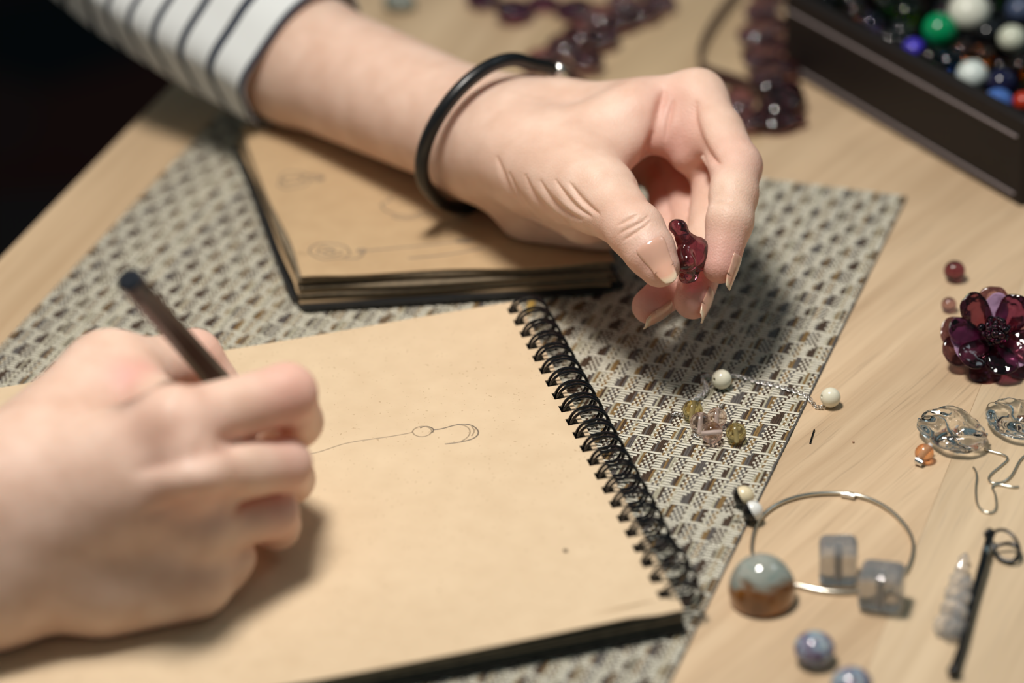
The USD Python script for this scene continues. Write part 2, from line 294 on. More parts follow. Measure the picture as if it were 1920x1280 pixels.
for k, h in enumerate(hs):
    mesh = []
    skew = 0.0 if k < 17 else 0.0012 * math.sin(k * 2.2)
    out = -lf
    for s in (-0.00115, 0.00115):
        c = bk(h + s, hb); P = []
        R = 0.0066 + (0.0006 * math.sin(k * 1.7) if k > 16 else 0)
        cx, cz = 0.0057, 0.0078
        a0 = math.atan2(zt - 0.0035 - cz, -cx + 0.0004)
        for a in np.linspace(a0, a0 - 2 * math.pi * 0.86, 34):
            q = c + out * (cx + R * math.cos(a)) + dn * (skew * math.sin(a) + 0.0012 * (1 - math.cos(a - a0)) * 0.6)
            P.append((q[0], q[1], max(cz + R * math.sin(a), 0.0025)))
        mesh.append(tube(P, 0.00052, 8))
    obj('wire_loop', cat_(mesh), BLACKWIRE, SB)

# ---------------------------------------------------------------- old notebook
oFL, oBL, oFR = [np.array(q)[:2] for q in ((-0.1902,-0.1405,0.0140), (-0.2613,-0.0324,0.0140), (-0.0856,-0.0983,0.0140))]
oBR = oBL + oFR - oFL
ON = thing('notebook', 'thick old kraft notebook with curled pages and rose sketches under the forearm', 'notebook', (float((oFL + oBR)[0] / 2), float((oFL + oBR)[1] / 2), 0.0015))
oa, ob = oFR - oFL, oBL - oFL
def osheet(ins, d, wav, seed):
    r_ = np.random.default_rng(seed); ph = r_.uniform(0, 6, 4); pts = []
    La, Lb = np.linalg.norm(oa), np.linalg.norm(ob)
    for side in range(4):
        for t in np.linspace(0, 1, 16)[:-1]:
            w = wav * (math.sin(4 * t * 2 + ph[side]) + 0.5 * math.sin(11 * t + 2 * ph[side]))
            a, b = [(t, ins / Lb), (1 - ins / La, t), (1 - t, 1 - ins / Lb), (ins / La, 1 - t)][side]
            q = oFL + oa * a + ob * b + np.array(d)
            q = q + [ob / Lb, -oa / La, -ob / Lb, oa / La][side] * w
            pts.append(q)
    return Polygon(pts).buffer(0.0015).buffer(-0.0015)
obj('back_cover', extrude(osheet(-0.0034, (0, 0), 0.0001, 1), 0.0020, 0.0034), BLACKCARD, ON, smooth=False, label='black card back cover')
zz = 0.0034
for k in range(11):
    th = 0.00082
    f_ = k / 10
    def bend(v, f_=f_):
        r = v[:, :2] - oFL; a, b = r @ oa / (oa @ oa), r @ ob / (ob @ ob)
        return f_ * (0.0018 * np.exp(-(a / 0.09) ** 2) * (.5 + .5 * np.sin(b * 5 + 0.6)) + 0.0016 * np.exp(-(b / 0.07) ** 2) * (.5 + .5 * np.sin(a * 9 + 1)) - 0.0014 * np.exp(-((a / 0.07) ** 2 + (b / 0.07) ** 2)))
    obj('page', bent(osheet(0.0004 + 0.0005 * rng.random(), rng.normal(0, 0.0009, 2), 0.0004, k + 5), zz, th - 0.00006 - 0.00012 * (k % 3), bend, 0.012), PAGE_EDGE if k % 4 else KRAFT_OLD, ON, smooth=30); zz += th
def obend(v):
    r = v[:, :2] - oFL; a, b = r @ oa / (oa @ oa), r @ ob / (ob @ ob)
    return 0.0020 * np.exp(-(a / 0.09) ** 2) * (.5 + .5 * np.sin(b * 5 + 0.6)) + 0.0018 * np.exp(-(b / 0.07) ** 2) * (.5 + .5 * np.sin(a * 9 + 1)) - 0.0012 * np.exp(-((a / 0.07) ** 2 + (b / 0.07) ** 2))
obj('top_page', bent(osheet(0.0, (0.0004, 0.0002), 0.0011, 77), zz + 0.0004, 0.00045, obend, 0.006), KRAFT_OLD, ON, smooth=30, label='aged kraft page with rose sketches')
zo = zz + 0.0010
def oflat(P):
    P = np.asarray(P); return np.c_[P[:, :2], zo + obend(P) - 0.00014 + 0.00002]
def ring_px(c, ax, ay, n=14, t0=0.0, t1=6.0, seed=1, jit=0.12):
    r_ = np.random.default_rng(seed); t = np.linspace(t0, t1, n)
    c = np.asarray(c)
    return oflat([c + np.asarray(ax) * math.cos(q) * (1 + r_.normal(0, jit)) + np.asarray(ay) * math.sin(q) * (1 + r_.normal(0, jit)) for q in t])
ux, uy = np.array([0.0068, 0.0024, 0]), np.array([-0.0022, 0.0062, 0])
c1, c2, c3 = (-0.1872,-0.1198,0.0145), (-0.2220,-0.0708,0.0145), (-0.1729,-0.0769,0.0145)
for q in ([ring_px(c1, ux, uy, 16, 0, 6.2, 1, .05), ring_px(c1, ux * .55, uy * .55, 12, 1, 6.6, 2), ring_px(c1, ux * .25, uy * .25, 9, 0, 6, 3),
    ring_px(c2, ux * .9, uy * 1.1, 16, 0, 6, 4, .1), ring_px(c2, ux * .5, uy * .5, 12, 0, 7, 5, .2), ring_px(np.array(c2) + [.007, .004, 0], ux * .6, uy * .3, 10, 0, 6, 8, .2),
    ring_px(c3, ux * 1.3, uy * 1.3, 12, 2.4, 5.6, 6, .06), oflat([(-0.1753,-0.0871,0.0145),(-0.1698,-0.0878,0.0145),(-0.1647,-0.0843,0.0145),(-0.1611,-0.0799,0.0145)]), oflat([(-0.1801,-0.1229,0.0145),(-0.1758,-0.1217,0.0145),(-0.1750,-0.1166,0.0145)])]): obj('pencil_stroke', strokes([q], 0.00034), GRAPHITE, ON)
for q in ([oflat([(-0.1774,-0.1156,0.0145),(-0.1620,-0.1081,0.0145),(-0.1462,-0.1002,0.0145),(-0.1391,-0.0970,0.0145)]), oflat([(-0.1580,-0.1157,0.0145),(-0.1466,-0.1102,0.0145),(-0.1338,-0.1031,0.0145)]), oflat([(-0.2137,-0.0663,0.0145),(-0.2117,-0.0658,0.0145)]),
    ring_px((-0.1766,-0.1149,0.0145), ux * .2, uy * .2, 8, 0, 6, 9), ring_px((-0.1427,-0.0984,0.0145), ux * .4, uy * .15, 8, 0, 6, 10), ring_px((-0.2127,-0.0661,0.0145), ux * .15, uy * .15, 8, 0, 6, 11)]): obj('pencil_stroke', strokes([q], 0.00036), GRAPHITE, ON)

Y0, Y1 = np.array((-0.1171,-0.0868,0.0014)), np.array((-0.1101,-0.1216,0.0014))
yd = (Y1 - Y0) / np.linalg.norm(Y1 - Y0); yn = np.array([yd[1], -yd[0], 0])
strip = Polygon([(Y0 + yn * 0.0013)[:2], (Y1 + yn * 0.0013)[:2], (Y1 - yn * 0.0013)[:2], (Y0 - yn * 0.0013)[:2]])
obj('ribbon_strip', extrude(strip, 0.0013, 0.0017), plain('yellow_ribbon', (0.62, 0.40, 0.10), 0.6), smooth=False, label='narrow yellow ribbon strip peeking out between the two notebooks', cat='ribbon')

# ---------------------------------------------------------------- person: both arms and torso in one continuous surface
def axis(*segs):
    out = [segs[0][0]]
    for a, b, st in segs:
        n = max(1, int(round((b - a) / st))); out += list(np.linspace(a, b, n + 1)[1:])
    return np.array(out, np.float32)
AX = axis((-0.80, -0.40, .008), (-0.40, -0.245, .004), (-0.245, -0.15, .0015), (-0.15, -0.015, .0010))
AY = axis((-0.50, -0.40, .006), (-0.40, -0.36, .003), (-0.36, -0.235, .0016), (-0.235, -0.175, .003), (-0.175, -0.02, .0010), (-0.02, 0.14, .006))
AZ = axis((-0.22, 0.0, .012), (0.0, 0.016, .004), (0.016, 0.088, .0010), (0.088, 0.11, .003), (0.11, 0.66, .009))
def newfield(): return np.full((len(AX), len(AY), len(AZ)), 0.05, np.float32)
def smin(a, b, k):
    h = np.maximum(k - np.abs(a - b), 0) / k
    return np.minimum(a, b) - h * h * k * 0.25
def sl_of(lo, hi):
    s = []
    for A, l, h in zip((AX, AY, AZ), lo, hi):
        i0, i1 = max(0, np.searchsorted(A, l) - 2), min(len(A), np.searchsorted(A, h) + 2); s.append(slice(i0, max(i1, i0 + 1)))
    return tuple(s)
def sd_cap(sl, a, b, ra, rb):
    a, b = np.asarray(a, np.float32), np.asarray(b, np.float32); d = b - a; L2 = max(float(d @ d), 1e-12)
    X, Y, Z = AX[sl[0]][:, None, None] - a[0], AY[sl[1]][None, :, None] - a[1], AZ[sl[2]][None, None, :] - a[2]
    t = np.clip((X * d[0] + Y * d[1] + Z * d[2]) / L2, 0, 1)
    return np.sqrt((X - t * d[0]) ** 2 + (Y - t * d[1]) ** 2 + (Z - t * d[2]) ** 2) - (ra + (rb - ra) * t)
def add(Fd, a, b, ra, rb, k):
    a, b = np.asarray(a), np.asarray(b); m = k + 0.004
    lo, hi = np.minimum(a - ra, b - rb) - m, np.maximum(a + ra, b + rb) + m
    sl = sl_of(lo, hi); Fd[sl] = smin(Fd[sl], sd_cap(sl, a, b, ra, rb).astype(np.float32), k)
def finger(R, palm, pts, rad, k_in=0.0025, k_p=0.006, tipflat=None):
    P = [np.asarray(q) for q in pts]; r = max(rad) + 0.012
    sl = sl_of(np.min(P, 0) - r, np.max(P, 0) + r)
    B = np.full(palm[sl].shape, 0.05, np.float32)
    for i in range(len(P) - 1): B = smin(B, sd_cap(sl, P[i], P[i + 1], rad[i], rad[i + 1]).astype(np.float32), k_in)
    R[sl] = np.minimum(R[sl], smin(B, palm[sl], k_p))

# left hand (pinching the bead); joints of each finger from knuckle to tip
W_ = np.array((-0.1357,-0.0818,0.0462)); W2 = np.array((-0.1433,-0.0670,0.0408)); CU, CU2 = np.array((-0.2397,-0.0136,0.0360)), np.array((-0.2410,-0.0175,0.0390)); EL = np.array((-0.3053,0.0101,0.0540)); SH_L = np.array((-0.52, -0.01, 0.34))
IDX = [(-0.0589,-0.0809,0.0726),(-0.0360,-0.1119,0.0649),(-0.0314,-0.1364,0.0570),(-0.0315,-0.1481,0.0465)]
THU = [(-0.1146,-0.1034,0.0545),(-0.0785,-0.1340,0.0594),(-0.0589,-0.1541,0.0591),(-0.0483,-0.1625,0.0513)]
MID = [(-0.0684,-0.0631,0.0592),(-0.0483,-0.0922,0.0485),(-0.0425,-0.1256,0.0394),(-0.0403,-0.1511,0.0332)]
RIN = [(-0.0746,-0.0564,0.0422),(-0.0567,-0.0961,0.0356),(-0.0485,-0.1290,0.0298),(-0.0559,-0.1502,0.0281)]
LIT = [(-0.0819,-0.0551,0.0329),(-0.0690,-0.0818,0.0340),(-0.0637,-0.1063,0.0314),(-0.0666,-0.1182,0.0262)]
palmL = newfield()
add(palmL, EL, CU, .030, .0240, .008); add(palmL, CU, W_, .0240, .0200, .008); add(palmL, EL, CU2, .029, .0235, .008); add(palmL, CU2, W2, .0235, .0200, .008)
for tgt, ra, rb in ((IDX[0], .0165, .0098), (MID[0], .0165, .0095), (RIN[0], .016, .0092), (LIT[0], .0155, .009)):
    base = W_ * 0.75 + np.asarray(tgt) * 0.25 if tgt is IDX[0] else W2 * 0.72 + np.asarray(tgt) * 0.28
    add(palmL, base, tgt, ra, rb, .010)
add(palmL, W_, W_ * .72 + np.asarray(IDX[0]) * .28, .0205, .0165, .012); add(palmL, W2, W2 * .72 + np.asarray(RIN[0]) * .28, .0205, .0165, .012)
add(palmL, (-0.1234,-0.0958,0.0522), THU[1], .0185, .0112, .010)
add(palmL, (-0.1057,-0.1014,0.0445), (-0.0907,-0.1112,0.0398), .0150, .0120, .010)         # thenar pad
add(palmL, (-0.0965,-0.1062,0.0629), (-0.0788,-0.0934,0.0725), .0125, .0085, .012)          # web between thumb and index
add(palmL, (-0.0865,-0.1162,0.0608), (-0.0736,-0.0981,0.0660), .0080, .0060, .012)
add(palmL, (-0.1182,-0.0848,0.0234), (-0.0938,-0.0845,0.0211), .0150, .0125, .012)         # heel of the hand
handL = palmL.copy()
finger(handL, palmL, [IDX[0], (-0.0470,-0.0964,0.0686), IDX[1], (-0.0330,-0.1255,0.0614), IDX[2], IDX[3]], [.0100, .0092, .0087, .0080, .0077, .0062], k_p=.006)
finger(handL, palmL, [MID[0], (-0.0576,-0.0780,0.0529), MID[1], MID[2], MID[3]], [.0096, .0090, .0086, .0078, .0064], k_p=.005)
finger(handL, palmL, RIN, [.0092, .0084, .0076, .0061], k_p=.005)
finger(handL, palmL, LIT, [.0085, .0074, .0066, .0056], k_p=.005)
finger(handL, palmL, [THU[0], THU[1], (-0.0678,-0.1448,0.0594), THU[2], (-0.0526,-0.1593,0.0550), THU[3]], [.0150, .0108, .0098, .0094, .0083, .0069], k_p=.010)
add(handL, (-0.0625,-0.0928,0.0638), (-0.0580,-0.0967,0.0590), .0075, .0062, .008)          # pad at the root of the index finger

# right hand (holding the pencil)
WR, WR2 = np.array((-0.2013,-0.3500,0.0500)), np.array((-0.1993,-0.3583,0.0280)); EL_R = np.array((-0.395, -0.475, 0.042)); SH_R = np.array((-0.52, -0.36, 0.34))
rI = [(-0.1493,-0.3237,0.0700),(-0.1262,-0.2931,0.0670),(-0.1317,-0.2765,0.0460),(-0.1439,-0.2684,0.0300)]
rM = [(-0.1404,-0.3331,0.0600),(-0.1242,-0.3030,0.0480),(-0.1316,-0.2850,0.0300),(-0.1482,-0.2714,0.0200)]
rR = [(-0.1424,-0.3283,0.0390),(-0.1279,-0.3067,0.0320),(-0.1316,-0.2979,0.0210),(-0.1425,-0.2933,0.0180)]
rL = [(-0.1505,-0.3285,0.0230),(-0.1380,-0.3191,0.0220),(-0.1386,-0.3206,0.0180)]
rT = [(-0.1920,-0.3314,0.0580),(-0.1879,-0.2899,0.0600),(-0.1742,-0.2592,0.0520),(-0.1646,-0.2576,0.0380)]
palmR = newfield()
add(palmR, EL_R, WR, .036, .0185, .02); add(palmR, EL_R, WR2, .036, .0185, .02)
add(palmR, WR, rI[0], .0180, .0112, .012); add(palmR, WR * .6 + WR2 * .4, rM[0], .0180, .0112, .012); add(palmR, WR * .3 + WR2 * .7, rR[0], .0180, .0108, .012); add(palmR, WR2, rL[0], .0180, .0110, .012)
add(palmR, WR * .8 + np.array(rT[1]) * .2, rT[1], .0165, .0118, .012); add(palmR, WR, rT[1], .0165, .0118, .008); add(palmR, rT[1], (-0.1645,-0.3023,0.0620), .0110, .0085, .012)
add(palmR, (-0.1663,-0.3459,0.0220), (-0.1429,-0.3321,0.0210), .0125, .0105, .012)
handR = palmR.copy()
finger(handR, palmR, rI, [.0105, .0090, .0080, .0066], k_p=.004)
finger(handR, palmR, rM, [.0104, .0079, .0074, .0066], k_p=.004)
finger(handR, palmR, rR, [.0100, .0076, .0072, .0064], k_p=.004)
finger(handR, palmR, rL, [.0098, .0076, .0064], k_p=.006)
finger(handR, palmR, rT, [.0140, .0110, .0092, .0074], k_p=.008)
for q, r in ((rI[0], .0085), (rM[0], .0082), (rR[0], .0078)): add(handR, np.array(q) + np.array((0.2558,-0.6430,0.7219)) * .0050, np.array(q) + np.array((0.4604,-0.5931,0.6604)) * .0050, r, r * .9, .008)
# torso, shoulders, neck, head
BF = np.minimum(handL, handR)
add(BF, EL, SH_L, .029, .045, .008); add(BF, EL_R, SH_R, .038, .048, .03)
NK = np.array((-0.60, -0.185, 0.40))
add(BF, SH_L + [-.01, -.03, 0], SH_R + [-.01, .03, 0], .05, .05, .04)
for dy in (-.07, .07): add(BF, (-0.58, -0.185 + dy, 0.30), (-0.61, -0.185 + dy * .8, -0.08), .085, .085, .05)
add(BF, (-0.57, -0.185, 0.33), NK + [0.01, 0, 0.06], .060, .048, .03)
add(BF, NK + [0.02, 0, 0.12], NK + [0.03, 0, 0.16], .066, .072, .03)
add(BF, NK + [0.07, 0, 0.085], NK + [0.075, 0, 0.09], .030, .030, .03)
add(BF, NK + [0.092, 0, 0.135], NK + [0.106, 0, 0.118], .008, .010, .012)
# flat underside where the writing hand rests on the paper
def surface_nets(F):
    ins = F < 0
    c = np.zeros(tuple(s - 1 for s in F.shape), np.int8)
    for a in (0, 1):
        for b in (0, 1):
            for d in (0, 1): c += ins[a:a + c.shape[0], b:b + c.shape[1], d:d + c.shape[2]]
    I, J, K = np.nonzero((c > 0) & (c < 8))
    idx = np.full(c.shape, -1, np.int32); idx[I, J, K] = np.arange(len(I))
    acc, cnt = np.zeros((len(I), 3)), np.zeros(len(I))
    corners = [(a, b, d) for a in (0, 1) for b in (0, 1) for d in (0, 1)]
    for p in corners:
        for ax in range(3):
            if p[ax]: continue
            q = list(p); q[ax] = 1
            f0, f1 = F[I + p[0], J + p[1], K + p[2]], F[I + q[0], J + q[1], K + q[2]]
            m = (f0 < 0) != (f1 < 0)
            t = f0[m] / (f0[m] - f1[m])
            P0 = np.stack([AX[I[m] + p[0]], AY[J[m] + p[1]], AZ[K[m] + p[2]]], 1); P1 = np.stack([AX[I[m] + q[0]], AY[J[m] + q[1]], AZ[K[m] + q[2]]], 1)
            acc[m] += P0 + (P1 - P0) * t[:, None]; cnt[m] += 1
    V = acc / cnt[:, None]; faces = []
    for ax in range(3):
        o = [(1, 2), (2, 0), (0, 1)][ax]
        n = np.array(F.shape); n[ax] -= 1
        A = ins[tuple(slice(0, n[k]) for k in range(3))]
        B = ins[tuple(slice(1, None) if k == ax else slice(0, n[k]) for k in range(3))]
        E = np.stack(np.nonzero(A != B), 1)
        E = E[(E[:, o[0]] > 0) & (E[:, o[1]] > 0)]
        def cell(d0, d1):
            q = E.copy(); q[:, o[0]] -= d0; q[:, o[1]] -= d1; return idx[q[:, 0], q[:, 1], q[:, 2]]
        Q = np.stack([cell(1, 1), cell(0, 1), cell(0, 0), cell(1, 0)], 1)
        flip = ~A[E[:, 0], E[:, 1], E[:, 2]]
        Q[flip] = Q[flip][:, ::-1]; faces.append(Q)
    Q = np.vstack(faces); Q = Q[(Q >= 0).all(1)]
    return trimesh.Trimesh(V, np.vstack([Q[:, [0, 1, 2]], Q[:, [0, 2, 3]]]), process=False)
def relax(m, n, lamb=0.45, mu=-0.47, most=0.0012):
    from scipy.sparse import coo_matrix
    e = m.edges_unique; N = len(m.vertices)
    A = coo_matrix((np.ones(2 * len(e)), (np.r_[e[:, 0], e[:, 1]], np.r_[e[:, 1], e[:, 0]])), (N, N)).tocsr()
    deg = np.maximum(np.asarray(A.sum(1)).ravel(), 1)[:, None]; v0 = np.array(m.vertices); v = v0.copy()
    for i in range(n):
        for k in (lamb, mu):
            v = v + k * (A @ v / deg - v)
            d = v - v0; l = np.linalg.norm(d, axis=1, keepdims=True); v = v0 + d * np.minimum(1, most / np.maximum(l, 1e-9))
    m.vertices = v
body = surface_nets(BF)
relax(body, 9)
bv = np.array(body.vertices)
on_old = contains_xy(osheet(-0.0034, (0, 0), 0.0001, 1).buffer(.007), bv[:, 0], bv[:, 1]) & (bv[:, 2] > 0.004)
bv[on_old, 2] = np.maximum(bv[on_old, 2], zo + np.maximum(obend(bv[on_old]), 0) + 0.0014)
rel = bv[:, :2] - e_TR; qa, qb = rel @ dn / LEN, rel @ lf / WID
on_sk = (qa > -0.01) & (qa < 1.01) & (qb > -0.01) & (qb < 1.03) & (bv[:, 2] > 0.0)
bv[on_sk, 2] = np.maximum(bv[on_sk, 2], zt + 0.0013 * (qa[on_sk] > .9) + 0.0003); body.vertices = bv
# finer skin around the creases of the left hand
lo, hi = np.array((-0.125, -0.178, 0.02)), np.array((-0.03, -0.085, 0.09))
def refine(m, box_lo, box_hi):
    cen = m.triangles_center; sel = ((cen > box_lo) & (cen < box_hi)).all(1)
    v, f = trimesh.remesh.subdivide(m.vertices, m.faces, np.nonzero(sel)[0]); return trimesh.Trimesh(v, f, process=False)
body = refine(body, lo, hi)
VIEW = np.array((0.3029,-0.8047,0.5107))
def crease(m, lines, width, depth):
    v, n = np.array(m.vertices), np.array(m.vertex_normals)
    disp = np.zeros(len(v))
    for L in lines:
        L = spline(L, 24); c = L.mean(0); R = np.linalg.norm(L - c, axis=1).max() + 0.026
        s = np.nonzero((np.linalg.norm(v - c, axis=1) < R) & (n @ VIEW > 0.05))[0]
        q = v[s] - ((v[s]) @ VIEW)[:, None] * VIEW; l = L - (L @ VIEW)[:, None] * VIEW
        best = np.full(len(s), 1.0)
        for i in range(len(l) - 1):
            d = l[i + 1] - l[i]; t = np.clip(((q - l[i]) @ d) / (d @ d), 0, 1)
            fade = math.sin(math.pi * (i + 0.5) / (len(l) - 1)) ** 0.5
            dist = np.linalg.norm(q - l[i] - t[:, None] * d, axis=1)
            best = np.minimum(best, dist + (1 - fade) * width * 1.2)
        disp[s] = np.minimum(disp[s], -depth * np.exp(-(best / width) ** 2))
    m.vertices = v + n * disp[:, None]
crease(body, [[(-0.1241,-0.1094,0.0546),(-0.1195,-0.1143,0.0481),(-0.1142,-0.1168,0.0410),(-0.1074,-0.1173,0.0362)], [(-0.1174,-0.1158,0.0524),(-0.1133,-0.1186,0.0455),(-0.1075,-0.1202,0.0394),(-0.1017,-0.1202,0.0360)], [(-0.1108,-0.1177,0.0532),(-0.1072,-0.1202,0.0471),(-0.1011,-0.1214,0.0416),(-0.0949,-0.1212,0.0383)], [(-0.1045,-0.1203,0.0532),(-0.1006,-0.1223,0.0478),(-0.0950,-0.1246,0.0447),(-0.0893,-0.1242,0.0419)],
    [(-0.0984,-0.1219,0.0549),(-0.0951,-0.1235,0.0505),(-0.0894,-0.1276,0.0484),(-0.0848,-0.1276,0.0456)], [(-0.0926,-0.1242,0.0557),(-0.0900,-0.1253,0.0525),(-0.0848,-0.1294,0.0507),(-0.0810,-0.1296,0.0480)]], 0.0011, 0.0012)
crease(body, [[(-0.0625,-0.1617,0.0610),(-0.0594,-0.1595,0.0626),(-0.0563,-0.1574,0.0640),(-0.0548,-0.1539,0.0648)], [(-0.0609,-0.1623,0.0591),(-0.0581,-0.1602,0.0608),(-0.0554,-0.1581,0.0625),(-0.0539,-0.1545,0.0632)], [(-0.0637,-0.1587,0.0625),(-0.0610,-0.1568,0.0639),(-0.0582,-0.1549,0.0652)]], 0.0006, 0.0006)
crease(body, [[(-0.0687,-0.0883,0.0785),(-0.0685,-0.0947,0.0723),(-0.0686,-0.1011,0.0661),(-0.0695,-0.1055,0.0598)], [(-0.0555,-0.0938,0.0776),(-0.0547,-0.0995,0.0722),(-0.0517,-0.1038,0.0675),(-0.0468,-0.1086,0.0647),(-0.0428,-0.1120,0.0649)]], 0.0021, 0.0020)
crease(body, [[(-0.0645,-0.0908,0.0761),(-0.0654,-0.0946,0.0705),(-0.0655,-0.0984,0.0647)], [(-0.0695,-0.1004,0.0677),(-0.0707,-0.1078,0.0608),(-0.0711,-0.1162,0.0556)]], 0.0011, 0.0011)
crease(body, [[(-0.0375,-0.1365,0.0624),(-0.0338,-0.1383,0.0652),(-0.0304,-0.1371,0.0651)]], 0.0007, 0.0007)
crease(body, [[(-0.1516,-0.3419,0.0660),(-0.1442,-0.3339,0.0660),(-0.1386,-0.3206,0.0620),(-0.1342,-0.3099,0.0580)], [(-0.1495,-0.3443,0.0520),(-0.1418,-0.3353,0.0500),(-0.1355,-0.3232,0.0460),(-0.1320,-0.3122,0.0420)]], 0.0042, 0.0022)
# blush of finger tips and knuckles, a lasting property of the skin
bl = np.zeros(len(body.vertices))
for c, r, a in [(IDX[3], .012, .9), (MID[3], .012, .9), (RIN[3], .012, 1.0), (THU[3], .012, .55), (IDX[1], .012, .5), (THU[2], .010, .4), ((-0.0610,-0.0948,0.0618), .016, .7), ((-0.0685,-0.0997,0.0486), .02, .5), ((-0.0667,-0.0917,0.0700), .014, .5),
                (rI[1], .014, .7), (rM[1], .013, .6), (rR[1], .012, .5), (rT[2], .012, .6), (rI[0], .013, .45), (rM[0], .012, .45), ((-0.1753,-0.3009,0.0680), .006, 1.0), ((-0.1727,-0.2970,0.0680), .005, .9), ((-0.1871,-0.3365,0.0620), .005, .8)]:
    bl = np.maximum(bl, a * np.exp(-(np.linalg.norm(body.vertices - np.asarray(c), axis=1) / r) ** 2))
SKIN = M('skin', {'a': ('attribute', {'attribute': 'blush'}), 'g': ('geometry', {}), 'n': ('noise_texture', {'scale': 90, 'detail': 4}), 'n2': ('noise_texture', {'scale': 1500, 'detail': 2}), 'v': ('voronoi_texture', {'scale': 1300}),
    'r': ('rgb_ramp', {'ramp': [(0.3, (0.64, 0.42, 0.315)), (0.7, (0.745, 0.525, 0.415))]}), 'mx': ('mix_color', {'b': (0.64, 0.28, 0.24)}), 'ma': ('math', {'math_type': 'multiply', 'value2': 0.95}),
    'b': ('bump', {'strength': 0.4, 'distance': 0.00022}), 'p': ('principled_bsdf', {'roughness': 0.48, 'specular_ior_level': 0.32, 'subsurface_weight': 0.22, 'subsurface_scale': 0.0035, 'subsurface_radius': (1.0, 0.4, 0.25)})},
    [('g.position', 'n.vector'), ('g.position', 'n2.vector'), ('g.position', 'v.vector'), ('n.fac', 'r.fac'), ('a.fac', 'ma.value1'), ('ma.value', 'mx.fac'), ('r.color', 'mx.a'), ('mx.result', 'p.base_color'), ('v.distance', 'b.height'), ('b.normal', 'p.normal')])
PE = thing('person', 'person in a striped shirt pinching a purple glass bead and holding a pencil', 'person', (-0.5, -0.185, 0.0))
bm = obj('body', body, SKIN, PE, smooth=True, attr={'blush': bl}, label='bare forearms and hands')
# fingernails
from scipy.interpolate import RegularGridInterpolator
skin_d = RegularGridInterpolator((AX, AY, AZ), handL, bounds_error=False, fill_value=.05)
NAIL = M('nail', {'a': ('attribute', {'attribute': 'tip'}), 'r': ('rgb_ramp', {'ramp': [(0.0, (0.70, 0.42, 0.33)), (0.12, (0.74, 0.38, 0.28)), (0.84, (0.74, 0.38, 0.27)), (0.93, (0.74, 0.52, 0.36)), (1.0, (0.78, 0.58, 0.42))]}),
    'p': ('principled_bsdf', {'roughness': 0.16, 'coat_weight': 0.6, 'coat_roughness': 0.08, 'subsurface_weight': 0.2, 'subsurface_scale': 0.001})}, [('a.fac', 'r.fac'), ('r.color', 'p.base_color')])
def nail(base, tip, normal, rb, r, l0, l1, half=1.05, lift=0.0):
    base, tip, nr = np.asarray(base), np.asarray(tip), np.asarray(normal)
    d = tip - base; seg = np.linalg.norm(d); d /= seg; nr = nr - d * (nr @ d); nr /= np.linalg.norm(nr); s = np.cross(d, nr)
    nu, nv = 15, 16; top, bot, att = [], [], []
    rads = np.linspace(.6 * r, 1.7 * r, 90)
    def skin_r(x, a):
        q = tip + d * x + (nr * math.cos(a) + s * math.sin(a)) * rads[:, None]
        dd = skin_d(q); k = np.nonzero(dd > 0)[0]; return rads[k[0]] if len(k) else r
    for i in range(nv):
        t = i / (nv - 1); x = l0 + (l1 - l0) * t
        for j in range(nu):
            a = half * (2 * j / (nu - 1) - 1); w = 1.0
            if t < 0.18: w = math.sqrt(max(0.0, 1 - ((0.18 - t) / 0.18) ** 2)) * 0.35 + 0.65
            if t > 0.72: w = 1 - 0.28 * ((t - 0.72) / 0.28) ** 2
            a *= w; xx = x - (0.0016 * (a / half) ** 2 if t > 0.7 else 0.0)
            xe = 0.30 * r
            rr = skin_r(min(x, xe), a) + 0.0002 + lift - 0.16 * max(0.0, x - xe) - (0.0008 * (1 - min(t / .12, 1)))
            p = tip + d * xx + (nr * (math.cos(a) * rr) + s * (math.sin(a) * rr * 0.98))
            top.append(p); bot.append(p - (nr * math.cos(a) + s * math.sin(a)) * 0.0005); att.append(t)
    V = np.array(top + bot); N = nu * nv; F = []
    for i in range(nv - 1):
        for j in range(nu - 1):
            q = i * nu + j
            F += [[q, q + 1, q + nu + 1], [q, q + nu + 1, q + nu], [N + q, N + q + nu + 1, N + q + 1], [N + q, N + q + nu, N + q + nu + 1]]
    edge = [i for i in range(nu)] + [i * nu + nu - 1 for i in range(1, nv)] + [(nv - 1) * nu + i for i in range(nu - 2, -1, -1)] + [i * nu for i in range(nv - 2, 0, -1)]
    for a, b in zip(edge, edge[1:] + edge[:1]): F += [[a, N + b, b], [a, N + a, N + b]]
    m = trimesh.Trimesh(V, F, process=False)
    obj('fingernail', m, NAIL, PE, smooth=True, attr={'tip': att + att})
nail(THU[2], THU[3], (0.2007,-0.6341,0.7467), .0105, .0068, -.0072, .0092, 0.60, .0001)
nail(IDX[2], IDX[3], (0.9994,0.0215,0.0279), .0077, .0062, -.0050, .0082, .75)
nail(MID[2], MID[3], (0.9978,-0.0346,-0.0573), .0078, .0064, -.0050, .0088, .75)
nail(RIN[2], RIN[3], (0.6381,-0.6600,-0.3965), .0076, .0061, -.0060, .0086, .80)

